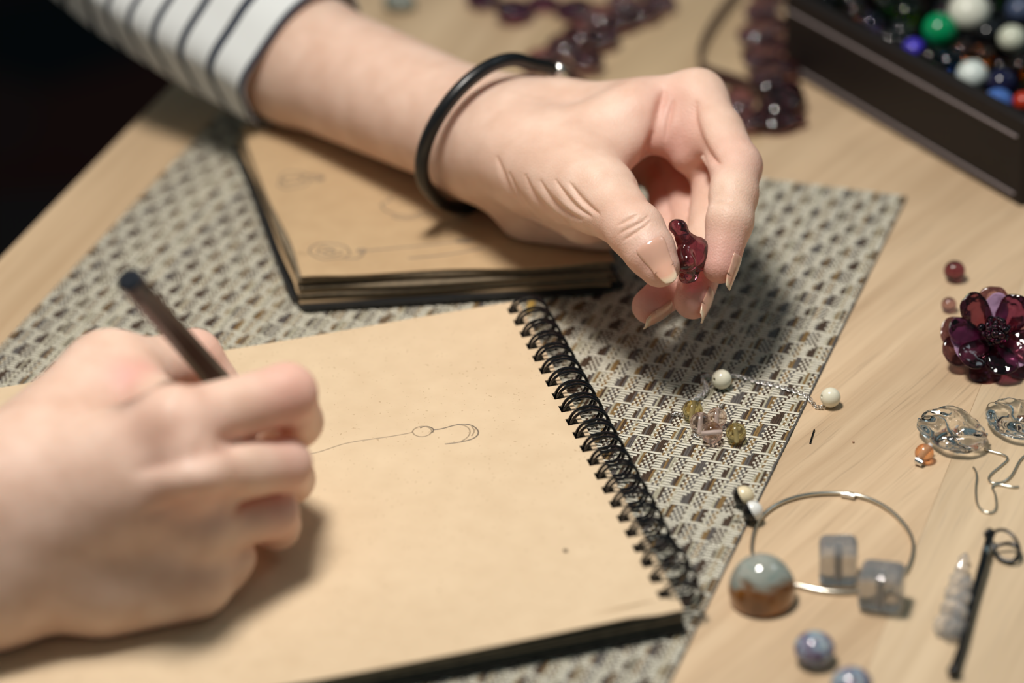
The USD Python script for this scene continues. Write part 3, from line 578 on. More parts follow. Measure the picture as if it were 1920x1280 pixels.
# striped shirt: left sleeve, right sleeve and trunk, one garment
SHIRT = M('striped_cotton', {'a': ('attribute', {'attribute': 'along'}), 'm': ('math', {'math_type': 'fraction'}), 'd': ('math', {'math_type': 'multiply', 'value2': 1 / 0.0145}), 'r': ('rgb_ramp', {'ramp': [(0.0, (0.012, 0.018, 0.035)), (0.20, (0.012, 0.018, 0.035)), (0.23, (0.62, 0.64, 0.63)), (0.97, (0.62, 0.64, 0.63)), (1.0, (0.012, 0.018, 0.035))]}),
    'g': ('geometry', {}), 'n': ('noise_texture', {'scale': 1200, 'detail': 2}), 'b': ('bump', {'strength': 0.15, 'distance': 0.0003}), 'p': ('principled_bsdf', {'roughness': 0.85, 'specular_ior_level': 0.2, 'sheen_weight': 0.2})},
    [('a.fac', 'd.value1'), ('d.value', 'm.value1'), ('m.value', 'r.fac'), ('r.color', 'p.base_color'), ('g.position', 'n.vector'), ('n.fac', 'b.height'), ('b.normal', 'p.normal')])
def sleeve(path, rad, fold_dir, seed, n=56, rows=90):
    from scipy.interpolate import CubicSpline
    P = spline(path, rows); t = np.r_[0, np.cumsum(np.linalg.norm(np.diff(P, axis=0), axis=1))]
    R = np.interp(np.linspace(0, 1, rows), np.linspace(0, 1, len(rad)), rad)
    T_ = np.gradient(P, axis=0); T_ /= np.linalg.norm(T_, axis=1, keepdims=True)
    u = np.asarray(fold_dir) - T_[0] * (np.asarray(fold_dir) @ T_[0]); u /= np.linalg.norm(u)
    V, A = [], []; a = np.linspace(0, 2 * np.pi, n, endpoint=False)
    outer = []
    for i in range(rows):
        u = u - T_[i] * (u @ T_[i]); u /= np.linalg.norm(u); w = np.cross(T_[i], u)
        k = np.minimum(np.abs(a), 2 * np.pi - np.abs(a))
        prof = 1 + 0.15 * np.exp(-(k / 0.30) ** 2)
        ring = P[i] + (np.cos(a)[:, None] * u + np.sin(a)[:, None] * w) * (R[i] * prof)[:, None]
        nz = (meshkit.fbm(np.c_[np.cos(a) * 1.6, np.sin(a) * 1.6, np.full(n, t[i] * 22)] + seed, 3, seed) - 0.5)
        ring = ring + (ring - P[i]) * (nz * min(0.05 + t[i] * 1.2, 0.30))[:, None]
        outer.append(ring)
    outer = np.array(outer)
    inner = outer - (outer - P[:, None]) * 0.04
    order = [inner[5], inner[2], inner[0]] + [outer[0]] + list(outer[1:])
    al = [0.006, 0.006, 0.006, 0.001] + list(t[1:] + 0.001)
    V = np.vstack(order); A = np.repeat(al, n); F = []
    for i in range(len(order) - 1):
        for k in range(n):
            k2 = (k + 1) % n; F += [[i * n + k, i * n + k2, (i + 1) * n + k2], [i * n + k, (i + 1) * n + k2, (i + 1) * n + k]]
    on_ = contains_xy(osheet(-0.0034, (0, 0), 0.0001, 1).buffer(.025), V[:, 0], V[:, 1])
    V[on_, 2] = np.maximum(V[on_, 2], zo + .0026)
    m = trimesh.Trimesh(V, F, process=False)
    return m, A
fold = np.array((0.2274,-0.9719,-0.0611))
C0 = CU * .5 + CU2 * .5
ax_ = (C0 - (W_ + W2) / 2); ax_ /= np.linalg.norm(ax_)
C0 = C0 - ax_ * 0.003
m1, a1 = sleeve([C0, C0 * .5 + EL * .5, EL, EL * .55 + SH_L * .45 + [-.01, 0, -.01], SH_L], [.0325, .0365, .0415, .047, .062], fold, 3)
fw_r = np.array((-0.32, -0.425, 0.043))
m2, a2 = sleeve([fw_r, EL_R * .5 + fw_r * .5, EL_R, EL_R * .55 + SH_R * .45, SH_R], [.043, .042, .047, .048, .060], (0, -.5, -.8), 5)
tr = []
for i in range(40):
    z = -0.17 + 0.55 * i / 39; f_ = i / 39
    rx, ry = 0.112 + 0.010 * math.sin(f_ * 3), 0.170 + 0.03 * math.sin(f_ * 3.1)
    if f_ > 0.78: q = (f_ - 0.78) / 0.22; rx, ry = rx * (1 - 0.42 * q * q), ry * (1 - 0.70 * q * q)
    tr.append([(-0.605 + 0.035 * f_ + rx * math.cos(b), -0.185 + ry * math.sin(b), z) for b in np.linspace(0, 2 * np.pi, 48, endpoint=False)])
V = np.vstack(tr); F = []
for i in range(39):
    for k in range(48):
        k2 = (k + 1) % 48; F += [[i * 48 + k, i * 48 + k2, (i + 1) * 48 + k2], [i * 48 + k, (i + 1) * 48 + k2, (i + 1) * 48 + k]]
m3_ = trimesh.Trimesh(V, F, process=False); a3 = V[:, 2] + 0.3
obj('striped_shirt', cat_([m1, m2, m3_]), SHIRT, PE, smooth=True, attr={'along': np.r_[a1, a2, a3]}, label='white shirt with thin navy stripes, sleeve pushed up')
hair = lumpy(sphere(NK + [0.015, 0, 0.165], 0.088, 4, (1.0, 0.95, 1.0)), 0.006, 40, 3)
hv = np.array(hair.vertices); hv[:, 0] = np.where(hv[:, 0] > NK[0] + 0.065, NK[0] + 0.065 + 0.15 * (hv[:, 0] - NK[0] - 0.065), hv[:, 0]); hair.vertices = hv
obj('hair', hair, noisy('brown_hair', (0.02, 0.012, 0.008), (0.05, 0.03, 0.02), 60, stretch=(1, 1, 0.1)), PE, smooth=True)

# ---------------------------------------------------------------- bangle, bead in the fingers, pencil
BC = np.array((-0.1410,-0.0807,0.0511)); E1 = np.array((0.4862,0.5913,0.6434)); E2 = np.array((-0.1278,-0.6800,0.7220))
BG = thing('bangle', 'black rubber bangle with a silver clasp around the left wrist', 'bracelet', BC)
tt = np.linspace(-2.65, 2.65, 90) + math.pi / 2
P = np.array([BC + 0.0292 * (math.sin(q) * E2 * 0.94 + math.cos(q) * E1) for q in tt])
ts = np.linspace(-0.42, 2 * np.pi - 0.62, 110)
P = np.array([BC + 0.0292 * (math.cos(q) * E1 + 0.95 * math.sin(q) * E2) for q in ts])
def clear_of_skin(P, r):
    for _ in range(12):
        d = skin_d(P); out = P - BC; out /= np.linalg.norm(out, axis=1, keepdims=True); P = P + out * np.maximum(0, r - d)[:, None] * .7
    k = np.ones(7) / 7; Q = np.stack([np.convolve(np.r_[P[:1].repeat(3, 0)[:, c], P[:, c], P[-1:].repeat(3, 0)[:, c]], k, 'valid') for c in range(3)], 1); return Q
P = clear_of_skin(P, 0.0040)
obj('tube', tube(P, 0.0026, 16), RUBBER, BG, smooth=True)
cl = np.array([BC + 0.0292 * (math.cos(q) * E1 + 0.95 * math.sin(q) * E2) for q in np.linspace(-0.62, -0.38, 9)])
cl = clear_of_skin(cl, 0.0038); obj('clasp', tube(cl, [.0022, .0030, .0034, .0034, .0030, .0034, .0034, .0030, .0022], 14), SILVER, BG, smooth=True, label='silver clasp')

def blob(parts, res, k):
    """one lump of glass from overlapping balls: [(centre, radius)]"""
    global AX, AY, AZ
    keep = AX, AY, AZ
    C = np.array([p[0] for p in parts]); R = np.array([p[1] for p in parts]); lo, hi = (C - R[:, None]).min(0) - 3 * res, (C + R[:, None]).max(0) + 3 * res
    AX, AY, AZ = [np.arange(l, h, res).astype(np.float32) for l, h in zip(lo, hi)]
    Fd = newfield(); sl = (slice(0, len(AX)), slice(0, len(AY)), slice(0, len(AZ)))
    for c, r in parts: Fd = smin(Fd, sd_cap(sl, c, c, r, r).astype(np.float32), k)
    m = surface_nets(Fd); AX, AY, AZ = keep
    relax(m, 5, most=res); return m
HELD = glass_plain('held_purple_glass', (0.19, 0.042, 0.068), rough=0.0, ior=1.6)
held = blob([((-0.0462,-0.1508,0.0607), .0022), ((-0.0444,-0.1513,0.0608), .0026), ((-0.0432,-0.1516,0.0575), .0028), ((-0.0418,-0.1507,0.0544), .0038), ((-0.0401,-0.1484,0.0510), .0050), ((-0.0404,-0.1508,0.0493), .0048), ((-0.0418,-0.1564,0.0512), .0033), ((-0.0417,-0.1551,0.0531), .0028), ((-0.0388,-0.1486,0.0480), .0042), ((-0.0403,-0.1545,0.0475), .0030), ((-0.0411,-0.1562,0.0452), .0024), ((-0.0395,-0.1545,0.0449), .0023), ((-0.0398,-0.1577,0.0519), .0026)], 0.00035, 0.0016)
obj('glass_bead', held, HELD, smooth=True, label='lumpy purple glass bead pinched between thumb and forefinger', cat='bead')

pt, pp = np.array((-0.1535,-0.2442,0.0106)), np.array((-0.1593,-0.3220,0.1180))
pdir = (pp - pt) / np.linalg.norm(pp - pt); plen = np.linalg.norm(pp - pt)
PC = thing('pencil', 'dark brown pencil held upright in the writing hand', 'pencil', pt)
PENC = plain('dark_pencil_paint', (0.030, 0.022, 0.018), 0.35)
obj('shaft', tube([pt + pdir * s for s in (0.020, plen - 0.010)], 0.0037, 6), PENC, PC, smooth=20)
obj('end_cap', tube([pt + pdir * s for s in (plen - 0.010, plen - 0.009, plen - 0.001, plen)], [.0037, .0039, .0039, .0030], 20), plain('blue_black_cap', (0.012, 0.014, 0.02), 0.3), PC, label='blue-black rounded end')
obj('cone', tube([pt + pdir * s for s in (0.005, 0.020)], [.0011, .0036], 16), plain('sharpened_wood', (0.55, 0.36, 0.18), 0.6), PC)
obj('lead', tube([pt + pdir * s for s in (0.0, 0.005)], [.0003, .0011], 10), plain('pencil_lead', (0.03, 0.03, 0.03), 0.4), PC)

# ---------------------------------------------------------------- beads on a chain
mat_z = 0.0011
CH = thing('beaded_chain', 'thin silver chain with ivory, pink and olive beads on the placemat edge', 'necklace', (-0.0223,-0.1620,0.0010))
def chain_links(P, pitch=0.00115, R=0.00078, r=0.00019):
    P = spline(P, 300); t = np.r_[0, np.cumsum(np.linalg.norm(np.diff(P, axis=0), axis=1))]; out = []
    for i, s in enumerate(np.arange(0, t[-1], pitch)):
        c = np.array([np.interp(s, t, P[:, k]) for k in range(3)]); c2 = np.array([np.interp(min(s + 0.0005, t[-1] + .0005), t, P[:, k]) for k in range(3)]) + [1e-6, 0, 0]
        d = c2 - c; d /= np.linalg.norm(d); u_, v_, _ = frame_of(d)
        w = u_ if i % 2 else v_
        w = w * math.cos(.5) + (v_ if i % 2 else -u_) * math.sin(.5)
        a = np.linspace(0, 2 * np.pi, 10, endpoint=False)
        out.append(tube([c + R * 1.15 * math.cos(q) * d + R * 0.8 * math.sin(q) * w for q in a], r, 5, closed=True))
    return cat_(out)
links_ = cat_([chain_links([(-0.0407,-0.1744,0.0018),(-0.0391,-0.1736,0.0018),(-0.0366,-0.1746,0.0020)]), chain_links([(-0.0382,-0.1653,0.0020),(-0.0363,-0.1633,0.0020),(-0.0343,-0.1606,0.0020),(-0.0340,-0.1556,0.0020),(-0.0365,-0.1516,0.0020),(-0.0377,-0.1486,0.0020),(-0.0349,-0.1480,0.0025)]),
    chain_links([(-0.0367,-0.1638,0.0018),(-0.0354,-0.1606,0.0018),(-0.0350,-0.1555,0.0018),(-0.0376,-0.1504,0.0018)]), chain_links([(-0.0285,-0.1464,0.0024),(-0.0231,-0.1455,0.0019),(-0.0174,-0.1469,0.0019),(-0.0140,-0.1470,0.0019),(-0.0092,-0.1482,0.0019),(-0.0040,-0.1495,0.0018),(0.0002,-0.1514,0.0015),(0.0024,-0.1535,0.0008),(0.0044,-0.1554,0.0008),(0.0066,-0.1548,0.0012)]),
    chain_links([(-0.0270,-0.1664,0.0018),(-0.0266,-0.1638,0.0018)]), chain_links([(-0.0303,-0.1847,0.0018),(-0.0291,-0.1850,0.0018)]), chain_links([(-0.0228,-0.1774,0.0018),(-0.0205,-0.1789,0.0018)])])
obj('chain', links_, SILVER, CH, smooth=True, kind='stuff', label='fine silver chain links')
def round_bead(name, c, r, mat, parent, axis_, core=True, label=None):
    ax = np.asarray(axis_, float); ax /= np.linalg.norm(ax)
    b = obj(name, sphere(c, r, 4), mat, parent, smooth=True, label=label)
    if core:
        obj('bead_core', tube([np.asarray(c) - ax * r * .93, np.asarray(c) + ax * r * .93], r * 0.16, 14), FROST, b)
    return b
def hole_bead(name, c, r, mat, parent, axis_, label=None):
    m = m3.Manifold.sphere(r, 48); h = m3.Manifold.cylinder(r * 2.4, r * 0.2, r * 0.2, 16, True)
    ax = np.asarray(axis_, float); u_, v_, d = frame_of(ax); Rm = np.eye(4); Rm[:3, 0], Rm[:3, 1], Rm[:3, 2] = u_, v_, d
    t = trimesh_of(m - h); t.apply_transform(Rm); t.apply_translation(c); return obj(name, t, mat, parent, smooth=40, label=label)
rw = 0.00345
hole_bead('ivory_bead', (-0.0299,-0.1527,0.0046), rw, PEARL, CH, (-0.5730,-0.7459,0.3396), 'ivory bead on the placemat with its hole showing')
hole_bead('ivory_bead', (0.0081,-0.1525,0.0035), rw, PEARL, CH, (0.7874,0.5290,-0.3165), 'ivory bead on the bare wood')
round_bead('olive_bead', (-0.0339,-0.1742,0.0045), .0034, OLIVEG, CH, (0.0655,0.3713,0.9262), label='olive bead behind the pink beads')
round_bead('olive_bead', (-0.0162,-0.1838,0.0045), .0034, OLIVEG, CH, (-0.1643,0.2933,0.9418), label='olive bead right of the pink beads')
round_bead('pink_bead', (-0.0292,-0.1812,0.0047), .0036, PINKG, CH, (0.0483,0.2725,0.9609), label='left pink bead')
round_bead('pink_bead', (-0.0248,-0.1767,0.0046), .0034, PINKG, CH, (0.0033,0.2578,0.9662), label='rear pink bead')
round_bead('pink_bead', (-0.0238,-0.1865,0.0049), .0037, PINKG, CH, (0.9509,0.2949,0.0945), label='front pink bead')

# ---------------------------------------------------------------- loose glass on the wood
obj('small_bead', sphere((0.0303,-0.0576,0.0039), .0039, 4, (1, 1, .97)), PURPLE, smooth=True, label='larger plum glass bead lying loose on the wood above the glass flower', cat='bead')
obj('small_bead', sphere((0.0330,-0.0798,0.0027), .0027, 4), PURPLE_SMOKE, smooth=True, label='smaller plum glass bead lying loose beside the glass flower', cat='bead')

FC = np.array((0.0550,-0.1115,0.0060)); 
FL = thing('glass_flower', 'purple glass flower brooch with bubbled centre lying on the wood', 'brooch', (FC[0], FC[1], 0))
FTILT = trimesh.transformations.rotation_matrix(0.72, (0.9435,0.3288,-0.0415), (FC[0], FC[1], 0.0075))
def petal(az, tilt, rad, z, L, Wd, Th, mat, seed, lab=None):
    s = trimesh.creation.icosphere(4, 1.0); v = np.array(s.vertices)
    taper = 0.72 + 0.28 * v[:, 0]                         # wide outer end
    v = np.c_[v[:, 0] * L, v[:, 1] * Wd * taper, v[:, 2] * Th * (1.0 - 0.25 * v[:, 0])]
    v[:, 2] += 0.9 * Th * (v[:, 1] / Wd) ** 2 + 0.7 * Th * (v[:, 0] / L) ** 2 * (v[:, 0] > 0) - 0.25 * Th
    s.vertices = v; s = lumpy(s, 0.0007, 260, seed)
    s.apply_transform(trimesh.transformations.rotation_matrix(-tilt, [0, 1, 0])); s.apply_translation([rad, 0, z])
    s.apply_transform(trimesh.transformations.rotation_matrix(az, [0, 0, 1])); s.apply_translation([FC[0], FC[1], 0])
    s.apply_transform(FTILT); s.apply_translation([0, 0, 0.0038]); sv = np.array(s.vertices); sv[:, 2] = np.maximum(sv[:, 2], 0.0003 + 0.0004 * sv[:, 2]); s.vertices = sv
    return obj('petal', s, mat, FL, smooth=True, label=lab)
for i, (az, tl, rd, L, Wd) in enumerate([(2.55, .55, .0088, .0088, .0072), (1.15, .60, .0090, .0086, .0078), (-0.05, .45, .0092, .0085, .0072), (-1.05, .35, .0086, .0082, .0068), (-2.0, .35, .0088, .0082, .0070), (-2.9, .40, .0095, .0075, .0060)]):
    petal(az, tl, rd, .0088, L, Wd, .0030, PURPLE_DEEP if i % 2 else PURPLE, i)
for i, az in enumerate([1.85, 3.3, -2.45, -1.5, -0.5, 0.6]):
    petal(az, .18, .0105, .0038, .0082, .0074, .0030, PURPLE_SMOKE, i + 20)
for i, az in enumerate([1.75, 3.6, -2.3, -0.45]):
    petal(az, .38, .0080, .0062, .0078, .0058, .0016, LILAC, i + 40, 'milky lilac inner petal')
for i in range(20):
    a, q = i * 2.4, 0.0011 * math.sqrt(i) * 1.05
    b_ = sphere((FC[0] + q * math.cos(a), FC[1] + q * math.sin(a), 0.0138 - 0.00001 * i * i + 0.0003 * (i % 3)), .0010 + .0003 * (i % 3), 3); b_.apply_transform(FTILT); b_.apply_translation([0, 0, .0038])
    obj('centre_bubble', b_, PURPLE_DEEP, FL, smooth=True)
hb_ = sphere((FC[0], FC[1], .0078), .0052, 3, (1, 1, .9)); hb_.apply_transform(FTILT); hb_.apply_translation([0, 0, .0038]); obj('hub', hb_, PURPLE_DEEP, FL, smooth=True)

def pebble(name, px_, rx, ry, rz, rot, seed, lab, amp=.0013):
    s = trimesh.creation.icosphere(5, 1.0); v = np.array(s.vertices); sg = np.sign(v)
    v = sg * np.abs(v) ** np.array([.9, .9, .75]); s.vertices = v * [rx, ry, rz]
    v = np.array(s.vertices); v[:, 2] += np.sign(v[:, 2]) * .0007 * np.sin(v[:, 0] * 900 + 260 * v[:, 1] + 3 * np.sin(v[:, 1] * 300 + seed)) * (1 - (v[:, 0] / rx) ** 2).clip(0); s.vertices = v; s = lumpy(s, amp, 125, seed); s = place(s, (px_[0], px_[1], 0), rot); s.apply_translation([0, 0, 0.0001 - s.vertices[:, 2].min()])
    return obj(name, s, CLEAR, smooth=True, label=lab, cat='glass bead')
pebble('clear_pebble', (0.0516,-0.1624,0.0010), .0100, .0125, .0030, .9, 3, 'rippled clear oval glass bead beside the peach bead')
pebble('clear_pebble', (0.0710,-0.1491,0.0010), .0100, .0115, .0030, .7, 9, 'rippled clear oval glass bead cut by the right edge, under the glass flower')
PB = thing('peach_bead', 'small round peach glass bead with a white core against the clear oval bead', 'bead', (0.0446,-0.1721,0.0000))
round_bead('glass', (0.0457,-0.1773,0.0032), .0031, PEACHG, PB, (0.4989,0.2163,0.8392), core=False)
obj('bead_core', tube([(0.0444,-0.1803,0.0022),(0.0454,-0.1777,0.0032),(0.0468,-0.1729,0.0038)], .00085, 12), FROST, PB, label='white core')
obj('crimp', tube([(0.0436,-0.1798,0.0017),(0.0452,-0.1803,0.0015),(0.0461,-0.1806,0.0014)], .0013, 12), SILVER, PB, label='silver crimp end')

def wire(name, pts, r, mat, lab, catg, n=80, z=None):
    return obj(name, tube(spline(pts, n), r, 10), mat, smooth=True, label=lab, cat=catg)
wire('earring_hook', [(0.0632,-0.1654,0.0005),(0.0670,-0.1667,0.0005),(0.0704,-0.1677,0.0005),(0.0715,-0.1688,0.0005),(0.0712,-0.1718,0.0005),(0.0694,-0.1766,0.0005),(0.0681,-0.1806,0.0005),(0.0682,-0.1831,0.0005),(0.0698,-0.1848,0.0006),(0.0721,-0.1841,0.0006),(0.0739,-0.1817,0.0006),(0.0752,-0.1751,0.0006),(0.0771,-0.1654,0.0006)], .00040, STEEL, 'silver earring hook with long end running off the right edge', 'earring hook')
wire('earring_hook', [(0.0620,-0.1774,0.0005),(0.0633,-0.1796,0.0005),(0.0650,-0.1876,0.0005),(0.0664,-0.1943,0.0005),(0.0683,-0.1994,0.0005),(0.0706,-0.2016,0.0005),(0.0727,-0.2017,0.0005),(0.0737,-0.1992,0.0005),(0.0730,-0.1949,0.0005),(0.0713,-0.1897,0.0005),(0.0703,-0.1864,0.0005),(0.0708,-0.1856,0.0005),(0.0740,-0.1851,0.0005),(0.0782,-0.1845,0.0005)], .00040, STEEL, 'silver earring hook below the other, with a short flat end', 'earring hook')
wire('wire_offcut', [(0.0067,-0.1689,0.0003),(0.0070,-0.1729,0.0003),(0.0074,-0.1772,0.0003)], .00032, GUNMETAL, 'tiny dark wire offcut lying on the wood near the placemat', 'wire', 10)
obj('crumb', lumpy(sphere((0.0209,-0.1726,0.0004), .0004, 2), .0001, 2000, 1), plain('crumb', (.45, .28, .18), .5), label='tiny crumb on the wood right of the wire offcut', cat='crumb')
obj('crumb', lumpy(sphere((-0.0465,-0.2714,0.0102), .0006, 2, (1.3, 1, .4)), .0001, 2000, 2), plain('dark_crumb', (.16, .11, .07), .5), label='small dark crumb on the sketchbook page near the wire loops', cat='crumb')

# stud earrings: ball half white, half black, on a post
def stud(c, r, ax, white, lab):
    t = thing('stud_earring', lab, 'earring', c)
    u_, v_, d = frame_of(ax); c = np.asarray(c)
    def cap(sgn, n=12, seg=28):
        V, F = [], []
        for i in range(n + 1):
            a = math.pi / 2 * i / n
            for k in range(seg):
                b = 2 * math.pi * k / seg; V.append(c + sgn * d * r * math.sin(a) + r * math.cos(a) * (u_ * math.cos(b) + v_ * math.sin(b)))
        for i in range(n):
            for k in range(seg): k2 = (k + 1) % seg; q = [i * seg + k, i * seg + k2, (i + 1) * seg + k2, (i + 1) * seg + k]; F += [[q[0], q[1], q[2]], [q[0], q[2], q[3]]]
        V.append(c); 
        for k in range(seg): F.append([len(V) - 1, (k + 1) % seg, k])
        m = trimesh.Trimesh(V, F); m.fix_normals(); return m
    obj('ball', cap(1), white, t, smooth=50); obj('backing', cap(-1), BLACKGLOSS, t, smooth=50, label='black half')
    obj('post', tube([c - d * r * .9, c - d * (r + 0.0085)], .0003, 8), STEEL, t)
WARM = plain('cream_gloss', (.80, .68, .45), .15); WHITE = plain('white_gloss', (.80, .80, .76), .15)
stud((-0.0037,-0.2198,0.0047), .0034, (0.8056,0.2291,0.5464), WARM, 'cream and black ball stud earring, upper of the pair by the wire ring')
stud((0.0012,-0.2267,0.0043), .0033, (0.7953,0.3923,0.4622), WHITE, 'white and black ball stud earring, lower of the pair by the wire ring')

RG = thing('wire_bracelet', 'thin silver wire ring bracelet lying around a glass cube', 'bracelet', (0.0289,-0.2324,0.0010))
rc_ = np.array((0.0289,-0.2327,0.0010)); P = []
for px_ in [(0.0071,-0.2471,0.0010),(0.0040,-0.2370,0.0010),(0.0033,-0.2254,0.0010),(0.0065,-0.2160,0.0010),(0.0130,-0.2090,0.0010),(0.0217,-0.2050,0.0010),(0.0303,-0.2042,0.0010),(0.0389,-0.2075,0.0010),(0.0470,-0.2150,0.0010),(0.0525,-0.2245,0.0010),(0.0543,-0.2349,0.0010),(0.0533,-0.2441,0.0010),(0.0486,-0.2513,0.0010),(0.0419,-0.2558,0.0010),(0.0332,-0.2580,0.0010),(0.0247,-0.2575,0.0010),(0.0164,-0.2552,0.0010),(0.0110,-0.2520,0.0010)]: P.append(px_)
P = spline(P, 120, closed=True)
obj('ring', tube(P, 0.00062, 10, closed=True), STEEL, RG, smooth=True)
obj('clasp', tube([(0.0247,-0.2051,0.0012),(0.0269,-0.2048,0.0012),(0.0293,-0.2054,0.0012)], [.0008, .0011, .0008], 10), SILVER, RG, label='silver clasp')

DOMEM = M('dome_glass', {'g': ('geometry', {}), 'n': ('noise_texture', {'scale': 85, 'detail': 4, 'distortion': 1.0}), 's': ('separate_xyz', {}), 'ad': ('math', {'math_type': 'multiply_add', 'value2': 0.030}), 'mr': ('map_range', {'from_min': 0.0212, 'from_max': 0.0248, 'clamp': True}),
    'r1': ('rgb_ramp', {'ramp': [(.3, (.20, .07, .012)), (.5, (.45, .17, .03)), (.7, (.22, .10, .03))]}), 'r2': ('rgb_ramp', {'ramp': [(.32, (.14, .24, .21)), (.5, (.52, .54, .47)), (.66, (.18, .34, .32))]}), 'mx': ('mix_color', {}),
    'p': ('principled_bsdf', {'roughness': .06, 'transmission_weight': .35, 'ior': 1.5, 'coat_weight': 1.0, 'coat_roughness': .02})},
    [('g.position', 'n.vector'), ('g.position', 's.vector'), ('n.fac', 'ad.value1'), ('s.z', 'ad.value3'), ('ad.value', 'mr.value'), ('n.fac', 'r1.fac'), ('n.fac', 'r2.fac'), ('mr.result', 'mx.fac'), ('r1.color', 'mx.a'), ('r2.color', 'mx.b'), ('mx.result', 'p.base_color')])
dm = sphere((0, 0, 0), 1.0, 5); v = np.array(dm.vertices); v = v * [.0104, .0104, .0116]; v[:, 2] = np.maximum(v[:, 2], -.0036) + .0037; dm.vertices = v
obj('glass_dome', lumpy(place(dm, ((0.0150,-0.2664,0.0000)[0], (0.0150,-0.2664,0.0000)[1], 0.0)), .0002, 120, 2), DOMEM, smooth=40, label='domed glass bead in grey-green and amber beside the wire ring', cat='bead')
def cube(c, s, rot, lab, seed):
    t = thing('glass_cube', lab, 'bead', (c[0], c[1], 0))
    b = place(rbox(s, .0022, 20), (c[0], c[1], s[2] / 2 + .0001), rot)
    v, f = trimesh.remesh.subdivide_to_size(b.vertices, b.faces, .0012); b = lumpy(trimesh.Trimesh(v, f), .00025, 200, seed)
    b.apply_translation([0, 0, .0001 - b.vertices[:, 2].min()]); body_ = obj('glass', b, SMOKE, t, smooth=True)
    obj('bead_core', tube([(c[0], c[1], .0012), (c[0], c[1], s[2] - .0012)], .0013, 20), plain('grey_core_%d' % seed, (.60, .60, .60), .6, transmission_weight=.6), t, label='grey frosted hole')
cube((0.0346,-0.2493,0.0005), (.0118, .0116, .0133), .25, 'clear rounded glass cube standing inside the wire ring', 1)
cube((0.0505,-0.2590,0.0005), (.0132, .0116, .0132), .05, 'clear rounded glass cube standing outside the ring, right of the domed bead', 2)
def disc(c, r, h, mat, lab, seed):
    s = sphere((0, 0, 0), 1.0, 4); s.apply_scale([r, r, h]); s = lumpy(place(s, (c[0], c[1], h)), .00012, 150, seed); obj('iridescent_bead', s, mat, smooth=True, label=lab, cat='bead')
disc((0.0380,-0.2922,0.0045), .0061, .0048, IRIS, 'iridescent lilac glass bead below the glass cubes', 1)
disc((0.0527,-0.3062,0.0045), .0061, .0048, IRIS, 'iridescent grey glass bead cut by the bottom edge', 2)

# hair pin with loops, and a crystal drop
HP = thing('hair_pin', 'black hair pin with two dark wire loops at its top end', 'hair pin', (0.0763,-0.2507,0.0000))
obj('bar', tube([(0.0791,-0.2874,0.0020),(0.0789,-0.2744,0.0022),(0.0773,-0.2512,0.0026),(0.0765,-0.2334,0.0032),(0.0756,-0.2210,0.0042)], [.0016, .0013, .00135, .00135, .0010], 12), BLACKGLOSS, HP, smooth=True)
obj('ball_end', sphere((0.0792,-0.2885,0.0022), .0021, 3), BLACKGLOSS, HP, smooth=True)
obj('collar', tube([(0.0762,-0.2296,0.0032),(0.0760,-0.2265,0.0035)], .0015, 12), SILVER, HP, label='silver collar')
obj('knot', lumpy(sphere((0.0755,-0.2189,0.0044), .0018, 3), .0006, 900, 4), GUNMETAL, HP, smooth=True)
lp1 = [(0.0770,-0.2224,0.0040),(0.0769,-0.2188,0.0050),(0.0790,-0.2174,0.0055),(0.0822,-0.2182,0.0050),(0.0848,-0.2211,0.0040),(0.0860,-0.2244,0.0030),(0.0854,-0.2273,0.0020),(0.0831,-0.2278,0.0015),(0.0802,-0.2267,0.0018),(0.0781,-0.2248,0.0030)]
lp2 = [(0.0778,-0.2225,0.0020),(0.0791,-0.2217,0.0025),(0.0811,-0.2207,0.0030),(0.0836,-0.2206,0.0030),(0.0854,-0.2222,0.0024),(0.0853,-0.2246,0.0012),(0.0835,-0.2272,0.0008),(0.0806,-0.2262,0.0008),(0.0785,-0.2241,0.0012)]
for L in (lp1, lp2): obj('wire_loop', tube(spline(L, 60, closed=True), .00055, 8, closed=True), GUNMETAL, HP, smooth=True)
CD = thing('crystal_drop', 'clear faceted crystal cluster lying beside the black hair pin', 'pendant', (0.0723,-0.2547,0.0000))
def crystal(c, r, h, ax, seed):
    r_ = np.random.default_rng(seed); V = []
    u_, v_, d = frame_of(ax); c = np.asarray(c)
    for zq, rq in ((-1, .25), (-.3, 1), (.3, 1), (1, .25)):
        for k in range(7):
            a = 2 * math.pi * (k + .5 * (zq > 0)) / 7; V.append(c + d * zq * h + r * rq * (u_ * math.cos(a) + v_ * math.sin(a)))
    return trimesh.convex.convex_hull(np.array(V))
CRY = [((0.0702,-0.2319,0.0016),.0014,.0022),((0.0706,-0.2368,0.0018),.0017,.0026),((0.0711,-0.2443,0.0026),.0024,.0030),((0.0735,-0.2451,0.0022),.0020,.0028),((0.0715,-0.2517,0.0028),.0026,.0032),((0.0746,-0.2536,0.0027),.0025,.0030),((0.0719,-0.2594,0.0028),.0026,.0034),((0.0750,-0.2613,0.0028),.0024,.0034),((0.0717,-0.2679,0.0028),.0026,.0036),((0.0748,-0.2693,0.0028),.0026,.0036),((0.0765,-0.2668,0.0022),.0019,.0032)]
for i, (c, r_, h_) in enumerate(CRY): obj('crystal', crystal(c, r_ * 1.25, h_ * 1.2, np.array((0.1682,0.3899,0.9053)) + rng.normal(0, .15, 3), i), CRYSTAL, CD, smooth=False)

